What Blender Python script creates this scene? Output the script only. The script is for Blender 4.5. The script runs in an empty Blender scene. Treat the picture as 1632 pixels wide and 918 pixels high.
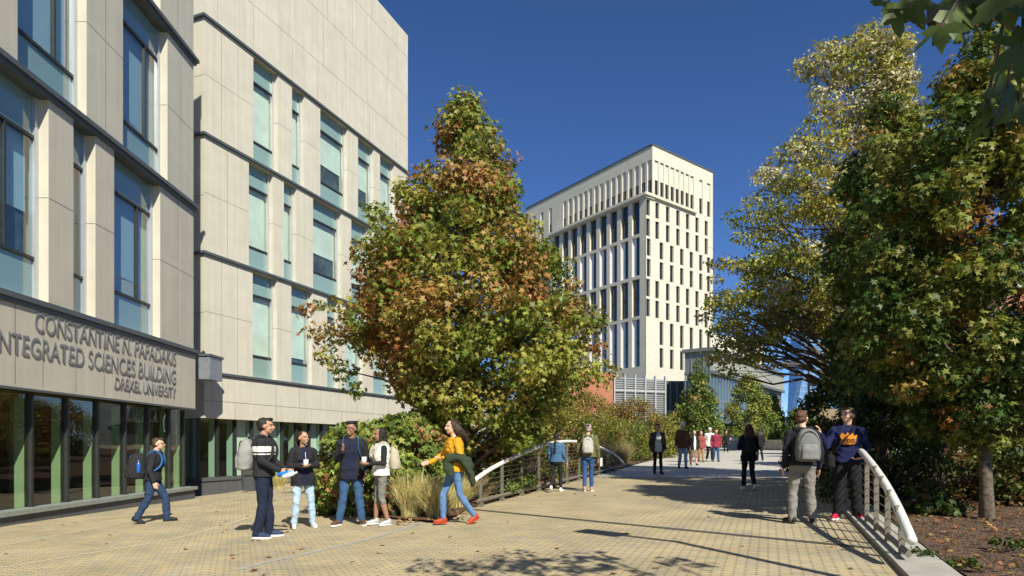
import bpy, math, random
import numpy as np
from mathutils import Vector, Matrix, Euler
R = math.radians
random.seed(7)
RNG = np.random.default_rng(11)
scene = bpy.context.scene
COL = scene.collection

# ------------------------------------------------------------------ camera, sky, sun, exposure
FPX, CX, HY, CZ = 1020.0, 816.0, 710.0, 1.40
cam_d = bpy.data.cameras.new('camera')
cam = bpy.data.objects.new('camera', cam_d); COL.objects.link(cam)
cam.location = (0, 0, CZ); cam.rotation_euler = (R(90), 0, 0)
cam_d.sensor_width = 36; cam_d.lens = FPX / 1632 * 36
cam_d.shift_y = (HY - 459) / 1632
cam_d.clip_start = 0.05; cam_d.clip_end = 6000
scene.camera = cam

SUN_EL = R(40)
SD = Vector((-0.40 * math.cos(SUN_EL), 0.9165 * math.cos(SUN_EL), -math.sin(SUN_EL)))
world = bpy.data.worlds.new('World'); scene.world = world; world.use_nodes = True
wn = world.node_tree; wn.nodes.clear()
sky = wn.nodes.new('ShaderNodeTexSky'); sky.sky_type = 'NISHITA'; sky.sun_disc = False
sky.sun_elevation = SUN_EL; sky.sun_rotation = R(159.2)
sky.altitude = 2600; sky.air_density = 0.85; sky.dust_density = 0.15; sky.ozone_density = 5.0
bg = wn.nodes.new('ShaderNodeBackground'); bg.inputs['Strength'].default_value = 0.086
wo = wn.nodes.new('ShaderNodeOutputWorld')
hs_ = wn.nodes.new('ShaderNodeHueSaturation'); hs_.inputs['Saturation'].default_value = 1.12; hs_.inputs['Hue'].default_value = 0.506; hs_.inputs['Value'].default_value = 1.12
wn.links.new(sky.outputs[0], hs_.inputs['Color']); wn.links.new(hs_.outputs[0], bg.inputs['Color']); wn.links.new(bg.outputs[0], wo.inputs['Surface'])
sun_d = bpy.data.lights.new('sun', 'SUN'); sun_d.energy = 5.0; sun_d.angle = R(0.53); sun_d.color = (1.0, 0.945, 0.80)
sun = bpy.data.objects.new('sun', sun_d); COL.objects.link(sun)
sun.rotation_euler = SD.to_track_quat('-Z', 'Y').to_euler()
vs = scene.view_settings
vs.view_transform = 'Standard'; vs.look = 'None'; vs.gamma = 1; vs.use_curve_mapping = False; vs.exposure = 0.52

# ------------------------------------------------------------------ materials
MATS = {}
def nmat(name):
    m = bpy.data.materials.new(name); m.use_nodes = True
    return m, m.node_tree, m.node_tree.nodes['Principled BSDF']
def rgb(c): return (c[0], c[1], c[2], 1.0)
def mat(name, col, rough=0.7, metal=0.0, var=0.12, scale=6.0, bump=0.0, bscale=40.0, spec=0.5, coords='Object'):
    """principled with noise variation of colour and optional bump"""
    if name in MATS: return MATS[name]
    m, t, b = nmat(name)
    tc = t.nodes.new('ShaderNodeTexCoord')
    n = t.nodes.new('ShaderNodeTexNoise'); n.inputs['Scale'].default_value = scale; n.inputs['Detail'].default_value = 5
    t.links.new(tc.outputs[coords], n.inputs['Vector'])
    r = t.nodes.new('ShaderNodeMapRange'); r.inputs[1].default_value = 0.3; r.inputs[2].default_value = 0.7
    r.inputs[3].default_value = 1 - var; r.inputs[4].default_value = 1 + var
    t.links.new(n.outputs[0], r.inputs[0])
    mx = t.nodes.new('ShaderNodeVectorMath'); mx.operation = 'SCALE'; mx.inputs[0].default_value = col
    t.links.new(r.outputs[0], mx.inputs['Scale'])
    t.links.new(mx.outputs[0], b.inputs['Base Color'])
    b.inputs['Roughness'].default_value = rough; b.inputs['Metallic'].default_value = metal
    b.inputs['Specular IOR Level'].default_value = spec
    if bump:
        n2 = t.nodes.new('ShaderNodeTexNoise'); n2.inputs['Scale'].default_value = bscale; n2.inputs['Detail'].default_value = 4
        t.links.new(tc.outputs[coords], n2.inputs['Vector'])
        bp = t.nodes.new('ShaderNodeBump'); bp.inputs['Strength'].default_value = bump; bp.inputs['Distance'].default_value = 0.01
        t.links.new(n2.outputs[0], bp.inputs['Height']); t.links.new(bp.outputs[0], b.inputs['Normal'])
    MATS[name] = m
    return m

def glass_mat(name, tint, rough=0.01, ior=1.55, refl=1.0):
    if name in MATS: return MATS[name]
    m = bpy.data.materials.new(name); m.use_nodes = True; t = m.node_tree; t.nodes.clear()
    o = t.nodes.new('ShaderNodeOutputMaterial'); mix = t.nodes.new('ShaderNodeMixShader')
    tr = t.nodes.new('ShaderNodeBsdfTransparent'); tr.inputs[0].default_value = rgb(tint)
    gl = t.nodes.new('ShaderNodeBsdfGlossy'); gl.inputs['Roughness'].default_value = rough; gl.inputs[0].default_value = rgb((refl,)*3)
    fr = t.nodes.new('ShaderNodeFresnel'); fr.inputs[0].default_value = ior
    mul = t.nodes.new('ShaderNodeMath'); mul.operation = 'MULTIPLY'; mul.inputs[1].default_value = 1.9; mul.use_clamp = True
    geo = t.nodes.new('ShaderNodeTexCoord')
    n = t.nodes.new('ShaderNodeTexNoise'); n.inputs['Scale'].default_value = 0.5
    bp = t.nodes.new('ShaderNodeBump'); bp.inputs['Strength'].default_value = 0.03; bp.inputs['Distance'].default_value = 0.3
    t.links.new(geo.outputs['Object'], n.inputs['Vector']); t.links.new(n.outputs[0], bp.inputs['Height'])
    t.links.new(bp.outputs[0], gl.inputs['Normal'])
    gb = t.nodes.new('ShaderNodeNewGeometry'); bk = t.nodes.new('ShaderNodeMath'); bk.operation = 'SUBTRACT'; bk.inputs[0].default_value = 1; t.links.new(gb.outputs['Backfacing'], bk.inputs[1])
    m3 = t.nodes.new('ShaderNodeMath'); m3.operation = 'MULTIPLY'; t.links.new(fr.outputs[0], mul.inputs[0]); t.links.new(mul.outputs[0], m3.inputs[0]); t.links.new(bk.outputs[0], m3.inputs[1]); t.links.new(m3.outputs[0], mix.inputs[0])
    t.links.new(tr.outputs[0], mix.inputs[1]); t.links.new(gl.outputs[0], mix.inputs[2])
    t.links.new(mix.outputs[0], o.inputs[0])
    MATS[name] = m
    return m

def leaf_mat(name, rough=0.5, trans=0.3):
    if name in MATS: return MATS[name]
    m, t, b = nmat(name)
    o = t.nodes['Material Output']
    a = t.nodes.new('ShaderNodeVertexColor'); a.layer_name = 'leafcol'
    t.links.new(a.outputs[0], b.inputs['Base Color']); b.inputs['Roughness'].default_value = rough
    b.inputs['Specular IOR Level'].default_value = 0.35
    tr = t.nodes.new('ShaderNodeBsdfTranslucent'); t.links.new(a.outputs[0], tr.inputs[0])
    mx = t.nodes.new('ShaderNodeMixShader'); mx.inputs[0].default_value = trans
    t.links.new(b.outputs[0], mx.inputs[1]); t.links.new(tr.outputs[0], mx.inputs[2]); t.links.new(mx.outputs[0], o.inputs[0])
    MATS[name] = m
    return m

def stone_mat(name, c1, c2, bw=1.2, bh=0.6, mortar=0.012, dark=0.55, offset=0.5, rough=0.85):
    """panels / courses from the UV map (metres)"""
    if name in MATS: return MATS[name]
    m, t, b = nmat(name)
    uv = t.nodes.new('ShaderNodeUVMap')
    br = t.nodes.new('ShaderNodeTexBrick'); br.offset = offset
    br.inputs['Scale'].default_value = 1; br.inputs['Brick Width'].default_value = bw; br.inputs['Row Height'].default_value = bh
    br.inputs['Mortar Size'].default_value = mortar; br.inputs['Mortar Smooth'].default_value = 0.3; br.inputs['Bias'].default_value = 0
    br.inputs['Color1'].default_value = rgb(c1); br.inputs['Color2'].default_value = rgb(c2)
    br.inputs['Mortar'].default_value = rgb([x * dark for x in c1])
    t.links.new(uv.outputs[0], br.inputs['Vector'])
    n = t.nodes.new('ShaderNodeTexNoise'); n.inputs['Scale'].default_value = 1.3; n.inputs['Detail'].default_value = 8
    t.links.new(uv.outputs[0], n.inputs['Vector'])
    mp = t.nodes.new('ShaderNodeMapRange'); mp.inputs[1].default_value = .3; mp.inputs[2].default_value = .7
    mp.inputs[3].default_value = .94; mp.inputs[4].default_value = 1.04
    t.links.new(n.outputs[0], mp.inputs[0])
    ms = t.nodes.new('ShaderNodeMapping'); ms.inputs['Scale'].default_value = (5.0, .22, 1); t.links.new(uv.outputs[0], ms.inputs[0])
    n2 = t.nodes.new('ShaderNodeTexNoise'); n2.inputs['Scale'].default_value = 1.0; n2.inputs['Detail'].default_value = 6; t.links.new(ms.outputs[0], n2.inputs['Vector'])
    mq = t.nodes.new('ShaderNodeMapRange'); mq.inputs[1].default_value = .3; mq.inputs[2].default_value = .7; mq.inputs[3].default_value = .93; mq.inputs[4].default_value = 1.05; t.links.new(n2.outputs[0], mq.inputs[0])
    mm = t.nodes.new('ShaderNodeMath'); mm.operation = 'MULTIPLY'; t.links.new(mp.outputs[0], mm.inputs[0]); t.links.new(mq.outputs[0], mm.inputs[1])
    sc = t.nodes.new('ShaderNodeVectorMath'); sc.operation = 'SCALE'
    t.links.new(br.outputs[0], sc.inputs[0]); t.links.new(mm.outputs[0], sc.inputs['Scale'])
    t.links.new(sc.outputs[0], b.inputs['Base Color']); b.inputs['Roughness'].default_value = rough
    MATS[name] = m
    return m

# ------------------------------------------------------------------ object helpers
def tag(o, label=None, cat=None, group=None, kind=None):
    if label: o['label'] = label
    if cat: o['category'] = cat
    if group: o['group'] = group
    if kind: o['kind'] = kind
    return o
def empty(name, loc=(0, 0, 0), rz=0, label=None, cat=None, group=None):
    o = bpy.data.objects.new(name, None); COL.objects.link(o); o.location = loc; o.rotation_euler = (0, 0, rz)
    o.empty_display_size = 0.2
    return tag(o, label, cat, group)
def link(name, me, mats, parent=None, smooth=False):
    o = bpy.data.objects.new(name, me); COL.objects.link(o)
    for m in (mats if isinstance(mats, (list, tuple)) else [mats]):
        me.materials.append(m)
    if smooth: me.polygons.foreach_set('use_smooth', [True] * len(me.polygons))
    if parent is not None: o.parent = parent
    return o
def copy_tree(o, parent=None):
    c = o.copy(); COL.objects.link(c)
    if parent is not None: c.parent = parent
    for ch in o.children: copy_tree(ch, c)
    return c

class Frame:
    """u along a wall, d outwards, z up"""
    def __init__(s, origin, u):
        s.o = Vector(origin); s.u = Vector((u[0], u[1], 0)).normalized(); s.n = Vector((s.u.y, -s.u.x, 0))
    def p(s, u, d, z): return s.o + s.u * u + s.n * d + Vector((0, 0, z))
    def u_at_px(s, px, d=0):
        k = (px - CX) / FPX; o = s.o + s.n * d
        return (k * o.y - o.x) / (s.u.x - k * s.u.y)
    def z_at(s, px, py, d=0):
        u = s.u_at_px(px, d); Y = (s.o + s.n * d + s.u * u).y
        return CZ - (py - HY) / FPX * Y
WF = Frame((0, 0, 0), (1, 0))   # u = X, outward = -Y

class MB:
    def __init__(s): s.v = []; s.f = []; s.mi = []; s.uv = []; s.m = 0
    def face(s, pts, uv=None):
        i = len(s.v); s.v += [tuple(p) for p in pts]; s.f.append(tuple(range(i, i + len(pts)))); s.mi.append(s.m)
        s.uv.append(uv or [(0, 0)] * len(pts))
    def box(s, F, u0, u1, d0, d1, z0, z1):
        P = lambda u, d, z: F.p(u, d, z)
        q = s.face
        q([P(u0, d1, z0), P(u1, d1, z0), P(u1, d1, z1), P(u0, d1, z1)], [(u0, z0), (u1, z0), (u1, z1), (u0, z1)])
        q([P(u1, d0, z0), P(u0, d0, z0), P(u0, d0, z1), P(u1, d0, z1)], [(u1, z0), (u0, z0), (u0, z1), (u1, z1)])
        q([P(u0, d0, z0), P(u0, d1, z0), P(u0, d1, z1), P(u0, d0, z1)], [(d0, z0), (d1, z0), (d1, z1), (d0, z1)])
        q([P(u1, d1, z0), P(u1, d0, z0), P(u1, d0, z1), P(u1, d1, z1)], [(d1, z0), (d0, z0), (d0, z1), (d1, z1)])
        q([P(u0, d1, z1), P(u1, d1, z1), P(u1, d0, z1), P(u0, d0, z1)], [(u0, d1), (u1, d1), (u1, d0), (u0, d0)])
        q([P(u0, d0, z0), P(u1, d0, z0), P(u1, d1, z0), P(u0, d1, z0)], [(u0, d0), (u1, d0), (u1, d1), (u0, d1)])
    def wbox(s, x0, x1, y0, y1, z0, z1):
        s.box(WF, x0, x1, -y1, -y0, z0, z1)
    def wall(s, F, u0, u1, z0, z1, holes, d=0.0, depth=0.3):
        us = sorted({u0, u1, *[min(max(h[0], u0), u1) for h in holes], *[min(max(h[1], u0), u1) for h in holes]})
        zs = sorted({z0, z1, *[min(max(h[2], z0), z1) for h in holes], *[min(max(h[3], z0), z1) for h in holes]})
        for i in range(len(us) - 1):
            for j in range(len(zs) - 1):
                a, b, c, e = us[i], us[i+1], zs[j], zs[j+1]
                if b - a < 1e-6 or e - c < 1e-6: continue
                mu, mz = (a + b) / 2, (c + e) / 2
                if any(h[0] < mu < h[1] and h[2] < mz < h[3] for h in holes): continue
                s.face([F.p(a, d, c), F.p(b, d, c), F.p(b, d, e), F.p(a, d, e)], [(a, c), (b, c), (b, e), (a, e)])
        for h in holes:
            a, b, c, e = h[:4]; k = d - (h[4] if len(h) > 4 else depth)
            s.face([F.p(a, d, c), F.p(a, d, e), F.p(a, k, e), F.p(a, k, c)], [(0, c), (0, e), (.3, e), (.3, c)])
            s.face([F.p(b, d, e), F.p(b, d, c), F.p(b, k, c), F.p(b, k, e)], [(0, e), (0, c), (.3, c), (.3, e)])
            s.face([F.p(a, d, e), F.p(b, d, e), F.p(b, k, e), F.p(a, k, e)], [(a, 0), (b, 0), (b, .3), (a, .3)])
            s.face([F.p(b, d, c), F.p(a, d, c), F.p(a, k, c), F.p(b, k, c)], [(b, 0), (a, 0), (a, .3), (b, .3)])
    def tube(s, pts, rad, n=8, caps=True, ry=None):
        pts = [Vector(p) for p in pts]
        rads = rad if isinstance(rad, (list, tuple)) else [rad] * len(pts)
        base = len(s.v); up = Vector((0, 0, 1)); prev = None
        for i, p in enumerate(pts):
            d = (pts[min(i+1, len(pts)-1)] - pts[max(i-1, 0)]).normalized()
            if prev is None:
                a = up if abs(d.z) < 0.9 else Vector((1, 0, 0))
                x = d.cross(a).normalized()
            else:
                x = (prev - d * prev.dot(d)).normalized()
            prev = x; y = d.cross(x)
            for k in range(n):
                t = 2 * math.pi * k / n
                s.v.append(tuple(p + x * math.cos(t) * rads[i] + y * math.sin(t) * rads[i] * (ry or 1)))
        for i in range(len(pts) - 1):
            for k in range(n):
                a = base + i*n + k; b = base + i*n + (k+1) % n
                s.f.append((a, b, b + n, a + n)); s.mi.append(s.m); s.uv.append([(0, 0)] * 4)
        if caps:
            s.f.append(tuple(base + k for k in range(n))[::-1]); s.mi.append(s.m); s.uv.append([(0, 0)] * n)
            e = base + (len(pts)-1) * n
            s.f.append(tuple(e + k for k in range(n))); s.mi.append(s.m); s.uv.append([(0, 0)] * n)
    def capsule(s, a, b, ra, rb, n=12):
        a, b = Vector(a), Vector(b); d = b - a; L = d.length
        if L < 1e-6: d = Vector((0, 0, 1)); L = 1e-6
        d = d.normalized()
        pts, rr = [], []
        for t in (-1, -.85, -.55, 0): pts.append(a + d * ra * t); rr.append(ra * math.sqrt(max(1e-4, 1 - t*t)))
        for t in (0.0001, .55, .85, 1): pts.append(b + d * rb * t); rr.append(rb * math.sqrt(max(1e-4, 1 - t*t)))
        s.tube(pts, rr, n)
    def ellip(s, c, r, rot=None, nu=14, nv=9):
        c = Vector(c); M = rot or Matrix.Identity(3); base = len(s.v)
        for i in range(1, nv):
            ph = math.pi * i / nv
            for k in range(nu):
                th = 2 * math.pi * k / nu
                s.v.append(tuple(c + M @ Vector((r[0]*math.sin(ph)*math.cos(th), r[1]*math.sin(ph)*math.sin(th), r[2]*math.cos(ph)))))
        t = len(s.v); s.v.append(tuple(c + M @ Vector((0, 0, r[2])))); s.v.append(tuple(c - M @ Vector((0, 0, r[2]))))
        for i in range(nv - 2):
            for k in range(nu):
                a = base + i*nu + k; b = base + i*nu + (k+1) % nu
                s.f.append((a, a + nu, b + nu, b)); s.mi.append(s.m); s.uv.append([(0, 0)]*4)
        for k in range(nu):
            s.f.append((t, base + k, base + (k+1) % nu)); s.mi.append(s.m); s.uv.append([(0, 0)]*3)
            e = base + (nv-2)*nu
            s.f.append((t+1, e + (k+1) % nu, e + k)); s.mi.append(s.m); s.uv.append([(0, 0)]*3)
    def loft(s, rings, n=18, p=2.0, yaw=0.0):
        """rings: (x,y,z,rx,ry); superellipse power p"""
        base = len(s.v); cy, sy = math.cos(yaw), math.sin(yaw)
        for (x, y, z, rx, ry) in rings:
            for k in range(n):
                t = 2 * math.pi * k / n; c, q = math.cos(t), math.sin(t)
                a = math.copysign(abs(c) ** (2/p), c) * rx; b = math.copysign(abs(q) ** (2/p), q) * ry
                s.v.append((x + a*cy - b*sy, y + a*sy + b*cy, z))
        for i in range(len(rings) - 1):
            for k in range(n):
                a = base + i*n + k; b = base + i*n + (k+1) % n
                s.f.append((a, b, b + n, a + n)); s.mi.append(s.m); s.uv.append([(0, 0)]*4)
        s.f.append(tuple(base + k for k in range(n))[::-1]); s.mi.append(s.m); s.uv.append([(0, 0)]*n)
        e = base + (len(rings)-1)*n
        s.f.append(tuple(e + k for k in range(n))); s.mi.append(s.m); s.uv.append([(0, 0)]*n)
    def mesh(s, name='m'):
        me = bpy.data.meshes.new(name); me.from_pydata(s.v, [], s.f)
        me.polygons.foreach_set('material_index', s.mi)
        uvl = me.uv_layers.new(name='UVMap'); flat = [c for f in s.uv for p in f for c in p]
        uvl.data.foreach_set('uv', flat)
        me.update(); return me
    def build(s, name, mats, parent=None, smooth=False, origin=None):
        me = s.mesh(name)
        if origin is not None: me.transform(Matrix.Translation(-Vector(origin)))
        o = link(name, me, mats, parent, smooth)
        if origin is not None and parent is None: o.location = origin
        return o

def hgt(x, y):
    yy = min(y, 70); xx = max(min(x, 24), -16)
    z = .03 * xx + .012 * yy - .06
    if xx < -6 and y > 13: z -= (-xx - 6) * (min(y, 26) - 13) * .006
    return z
def G(px, py):
    z = 0.0
    for _ in range(30):
        Y = (CZ - z) * FPX / (py - HY); X = (px - CX) / FPX * Y; z = z * .5 + .5 * hgt(X, Y)
    return Vector((X, Y, z))
def P(px, py, Y): return Vector(((px - CX) / FPX * Y, Y, CZ - (py - HY) / FPX * Y))

# ------------------------------------------------------------------ foliage in numpy
def arr_mesh(name, V, Fc, cols=None):
    """V (n,3), Fc (m,k) all same k"""
    me = bpy.data.meshes.new(name); n, (m, k) = len(V), Fc.shape
    me.vertices.add(n); me.vertices.foreach_set('co', np.ascontiguousarray(V, dtype=np.float32).ravel())
    me.loops.add(m * k); me.loops.foreach_set('vertex_index', np.ascontiguousarray(Fc, dtype=np.int32).ravel())
    me.polygons.add(m); me.polygons.foreach_set('loop_start', np.arange(m, dtype=np.int32) * k)
    me.update(calc_edges=True)
    if cols is not None:
        a = me.color_attributes.new('leafcol', 'FLOAT_COLOR', 'POINT')
        c4 = np.ones((n, 4), dtype=np.float32); c4[:, :3] = cols
        a.data.foreach_set('color', c4.ravel())
    return me
def star_leaf():
    pts = [(0, 0, 0)]
    lob = [(-148, .40), (-108, .22), (-76, .50), (-38, .24), (0, .56), (38, .24), (76, .50), (108, .22), (148, .40), (180, .12)]
    for a, r in lob:
        t = math.radians(a); pts.append((r * math.sin(t), r * math.cos(t), -.35 * r * r))
    n = len(lob)
    return np.array(pts), np.array([(0, 1 + (i+1) % n, 1 + i) for i in range(n)])
def maple_leaf():
    pts = [(0, 0, 0)]
    lob = [(-150, .24), (-125, .38), (-110, .32), (-95, .24), (-76, .40), (-62, .54), (-50, .42), (-35, .22), (-20, .44), (-11, .43), (0, .64), (11, .43), (20, .44), (35, .22), (50, .42), (62, .54), (76, .40), (95, .24), (110, .32), (125, .38), (150, .24), (180, .05)]
    for a, r in lob:
        t = math.radians(a); pts.append((r * math.sin(t), r * math.cos(t), -.5 * r * r + .04 * math.sin(3 * t)))
    n = len(lob)
    return np.array(pts), np.array([(0, 1 + (i+1) % n, 1 + i) for i in range(n)])
def oval_leaf():
    pts = np.array([(0, -.5, 0), (.26, -.15, -.04), (.24, .2, -.04), (0, .5, -.12), (-.24, .2, -.04), (-.26, -.15, -.04)])
    return pts, np.array([(0, 1, 2), (0, 2, 3), (0, 3, 4), (0, 4, 5)])
LEAVES = {'star': star_leaf(), 'maple': maple_leaf(), 'oval': oval_leaf()}

def leaves_mesh(name, C, N, size, cols, kind, rng, jit=0.35):
    """C centres (n,3); N leaf normals (n,3); cols (n,3)"""
    tv, tf = LEAVES[kind]; n = len(C)
    N = N / np.linalg.norm(N, axis=1, keepdims=True)
    a = rng.normal(size=(n, 3)); a[:, 2] -= 0.9         # tips tend downwards
    Yv = a - N * np.sum(a * N, axis=1, keepdims=True); Yv /= np.linalg.norm(Yv, axis=1, keepdims=True) + 1e-9
    Xv = np.cross(Yv, N)
    s = (size * (1 + jit * rng.uniform(-1, 1, n)))[:, None, None]
    V = C[:, None, :] + s * (tv[None, :, 0:1] * Xv[:, None, :] + tv[None, :, 1:2] * Yv[:, None, :] + tv[None, :, 2:3] * N[:, None, :])
    F = (np.arange(n) * len(tv))[:, None, None] + tf[None]
    cc = np.repeat(cols, len(tv), axis=0)
    return arr_mesh(name, V.reshape(-1, 3), F.reshape(-1, 3), cc)

def clump_leaves(centres, radii, per, rng, flat=0.75, shell=0.55):
    C, N, I = [], [], []
    for i, (c, r, k) in enumerate(zip(centres, radii, per)):
        d = rng.normal(size=(k, 3)); d /= np.linalg.norm(d, axis=1, keepdims=True)
        rr = r * (shell + (1 - shell) * rng.uniform(0, 1, k)) * rng.uniform(.75, 1.15, k)
        q = d * rr[:, None]; q[:, 2] *= flat
        C.append(np.array(c)[None] + q)
        nn = d * .8 + rng.normal(size=(k, 3)) * .55; nn[:, 2] += .45
        N.append(nn); I.append(np.full(k, i))
    return np.concatenate(C), np.concatenate(N), np.concatenate(I)

def pal_cols(I, pts, palette, weights_fn, rng, leafvar=.25, mixp=.14):
    """per clump base colour chosen by weights_fn(centre)->weights, individual leaves vary"""
    pal = np.array(palette); nI = I.max() + 1; base = np.zeros(nI, int)
    W = np.array([weights_fn(p) for p in pts]); W /= W.sum(axis=1, keepdims=True)
    for i in range(nI): base[i] = rng.choice(len(pal), p=W[i])
    idx = base[I].copy()
    sw = rng.uniform(size=len(I)) < mixp
    # swapped leaves draw from their clump's weights
    cum = W.cumsum(axis=1)[I[sw]]; u = rng.uniform(size=sw.sum())[:, None]
    idx[sw] = (u > cum).sum(axis=1).clip(0, len(pal) - 1)
    c = pal[idx]
    b = rng.uniform(1 - leafvar, 1 + leafvar, (len(I), 1)); h = rng.uniform(.88, 1.12, (len(I), 3))
    return np.clip(c * b * h, 0, 1)

BARK = mat('bark', (.12, .095, .07), .95, var=.5, scale=18, bump=1.0, bscale=45)
BARK_D = mat('bark_dark', (.07, .055, .045), .95, var=.3, scale=10, bump=.6, bscale=25)
LEAF = leaf_mat('foliage')

def limb_pts(a, b, rng, sag=.12, n=5):
    a, b = Vector(a), Vector(b); L = (b - a).length; out = []
    for i in range(n):
        t = i / (n - 1); p = a.lerp(b, t)
        p.z += math.sin(t * math.pi) * L * sag * .6
        if 0 < i < n - 1: p += Vector(rng.normal(size=3)) * L * .03
        out.append(p)
    return out

def tree(name, base, label, profile, leaf='star', lsize=.13, nclump=200, crad=(.35, .55), per=90, palette=None, weights=None,
         trunk_r=.14, seed=1, limbs=50, cat='tree', group=None, crown_base=None, lean=(0, 0), bark=None, inner=.35, flat=.75, extra=None, twigs=0, keep=None):
    """profile: list of (z, left radius, right radius, depth radius) relative to the trunk axis, z absolute above base"""
    rng = np.random.default_rng(seed); bark = bark or BARK
    zs = np.array([p[0] for p in profile]); Lr = np.array([p[1] for p in profile]); Rr = np.array([p[2] for p in profile]); Dr = np.array([p[3] for p in profile])
    ztop = zs.max(); zbot = zs.min(); order = np.argsort(zs); zs, Lr, Rr, Dr = zs[order], Lr[order], Rr[order], Dr[order]
    cs, rs = [], []; tries = 0
    amax = (np.maximum(Lr, Rr) * Dr).max()
    while len(cs) < nclump and tries < nclump * 60:
        tries += 1
        z = rng.uniform(zbot, ztop); th = rng.uniform(0, 2 * math.pi)
        l, r_, d = np.interp(z, zs, Lr), np.interp(z, zs, Rr), np.interp(z, zs, Dr)
        if rng.uniform() > (max(l, r_) * d / amax) ** .6 + .05: continue
        f = rng.uniform(inner, 1) ** .6
        cr = rng.uniform(*crad)
        x = math.cos(th) * ((r_ if math.cos(th) > 0 else l)) ; y = math.sin(th) * d
        s_ = max(0, 1 - cr * .7 / max(.15, math.hypot(x, y)))
        cs.append((x * f * s_ + lean[0] * z / ztop, y * f * s_ + lean[1] * z / ztop, z - cr * .3)); rs.append(cr)
    if extra:
        for e in extra: cs.append(e[:3]); rs.append(e[3])
    if keep:
        kk = [i for i in range(len(cs)) if keep(cs[i])]; cs = [cs[i] for i in kk]; rs = [rs[i] for i in kk]
    n = len(cs); pern = [int(per * (r / np.mean(crad)) ** 2) for r in rs]
    C, N, I = clump_leaves(cs, rs, pern, rng, flat=flat)
    cols = pal_cols(I, cs, palette, weights, rng)
    root = empty(name, base, 0, label, cat, group)
    link('crown', leaves_mesh('crown', C, N, lsize, cols, leaf, rng), LEAF, root)
    mb = MB(); th = ztop * .93
    tp = [(lean[0]*t*.9 + .05*math.sin(5*t+seed), lean[1]*t*.9 + .05*math.cos(4*t+seed) - .05*math.cos(seed), t * th) for t in np.linspace(0, 1, 10)]
    tr = [trunk_r * (1 - .93 * t ** .85) * (1.35 if t == 0 else 1) for t in np.linspace(0, 1, 10)]
    tp[0] = (tp[0][0], tp[0][1], -.25)
    mb.tube(tp, tr, 12); mb.build('trunk', bark, root, True)
    mb = MB(); pick = rng.permutation(n)[:limbs]
    cb = crown_base if crown_base is not None else zbot
    for i in pick:
        c = Vector(cs[i]); z0 = max(cb * .8, min(th * .93, c.z - math.hypot(c.x, c.y) * rng.uniform(.35, .9)))
        t = z0 / th; a = Vector((lean[0]*t*.9, lean[1]*t*.9, z0)); r0 = trunk_r * (1 - .93 * t ** .85) * .45
        pts = limb_pts(a, c, rng); mb.tube(pts, [max(.006, r0 * (1 - .8 * k / 4)) for k in range(5)], 5, caps=False)
        for _ in range(twigs):
            e = c + Vector(rng.normal(size=3)) * rs[i] * .9
            mb.tube([pts[3], pts[3].lerp(e, .5) + Vector((0, 0, .03)), e], [.012, .009, .004], 4, caps=False)
    if pick.size: mb.build('branches', bark, root, True)
    return root

def shrub(name, base, label, rx, ry, h, leaf='oval', lsize=.06, nclump=40, crad=(.18, .3), per=70, palette=None, weights=None, seed=1, cat='shrub', group=None, stems=10, zmin=.08, flat=.8):
    rng = np.random.default_rng(seed); cs, rs = [], []
    for _ in range(nclump):
        th = rng.uniform(0, 2*math.pi); v = rng.uniform(0, 1); cr = rng.uniform(*crad); z = zmin * h + (1-zmin) * h * v
        w = math.sqrt(max(.02, 1 - (max(0, v - .35) / .65) ** 2)) * (.8 + .2 * min(1, v / .3)); f = rng.uniform(.45, 1) ** .5 * rng.uniform(.85, 1.08)
        cs.append((math.cos(th)*rx*w*f, math.sin(th)*ry*w*f, max(cr * .5, z - cr * .5))); rs.append(cr)
    C, N, I = clump_leaves(cs, rs, [int(per * (r / np.mean(crad)) ** 2) for r in rs], rng, flat=flat, shell=.35)
    C[:, 2] = np.abs(C[:, 2])
    cols = pal_cols(I, cs, palette, weights or (lambda p: np.ones(len(palette))), rng, mixp=.4)
    root = empty(name, base, 0, label, cat, group)
    link('foliage', leaves_mesh('foliage', C, N, lsize, cols, leaf, rng), LEAF, root)
    mb = MB()
    for i in rng.permutation(nclump)[:stems]:
        a = Vector((rng.normal()*.08, rng.normal()*.08, -.1)); mb.tube(limb_pts(a, cs[i], rng, .1), [.02, .016, .012, .009, .005], 5, caps=False)
    mb.build('stems', BARK_D, root, True)
    return root

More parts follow.
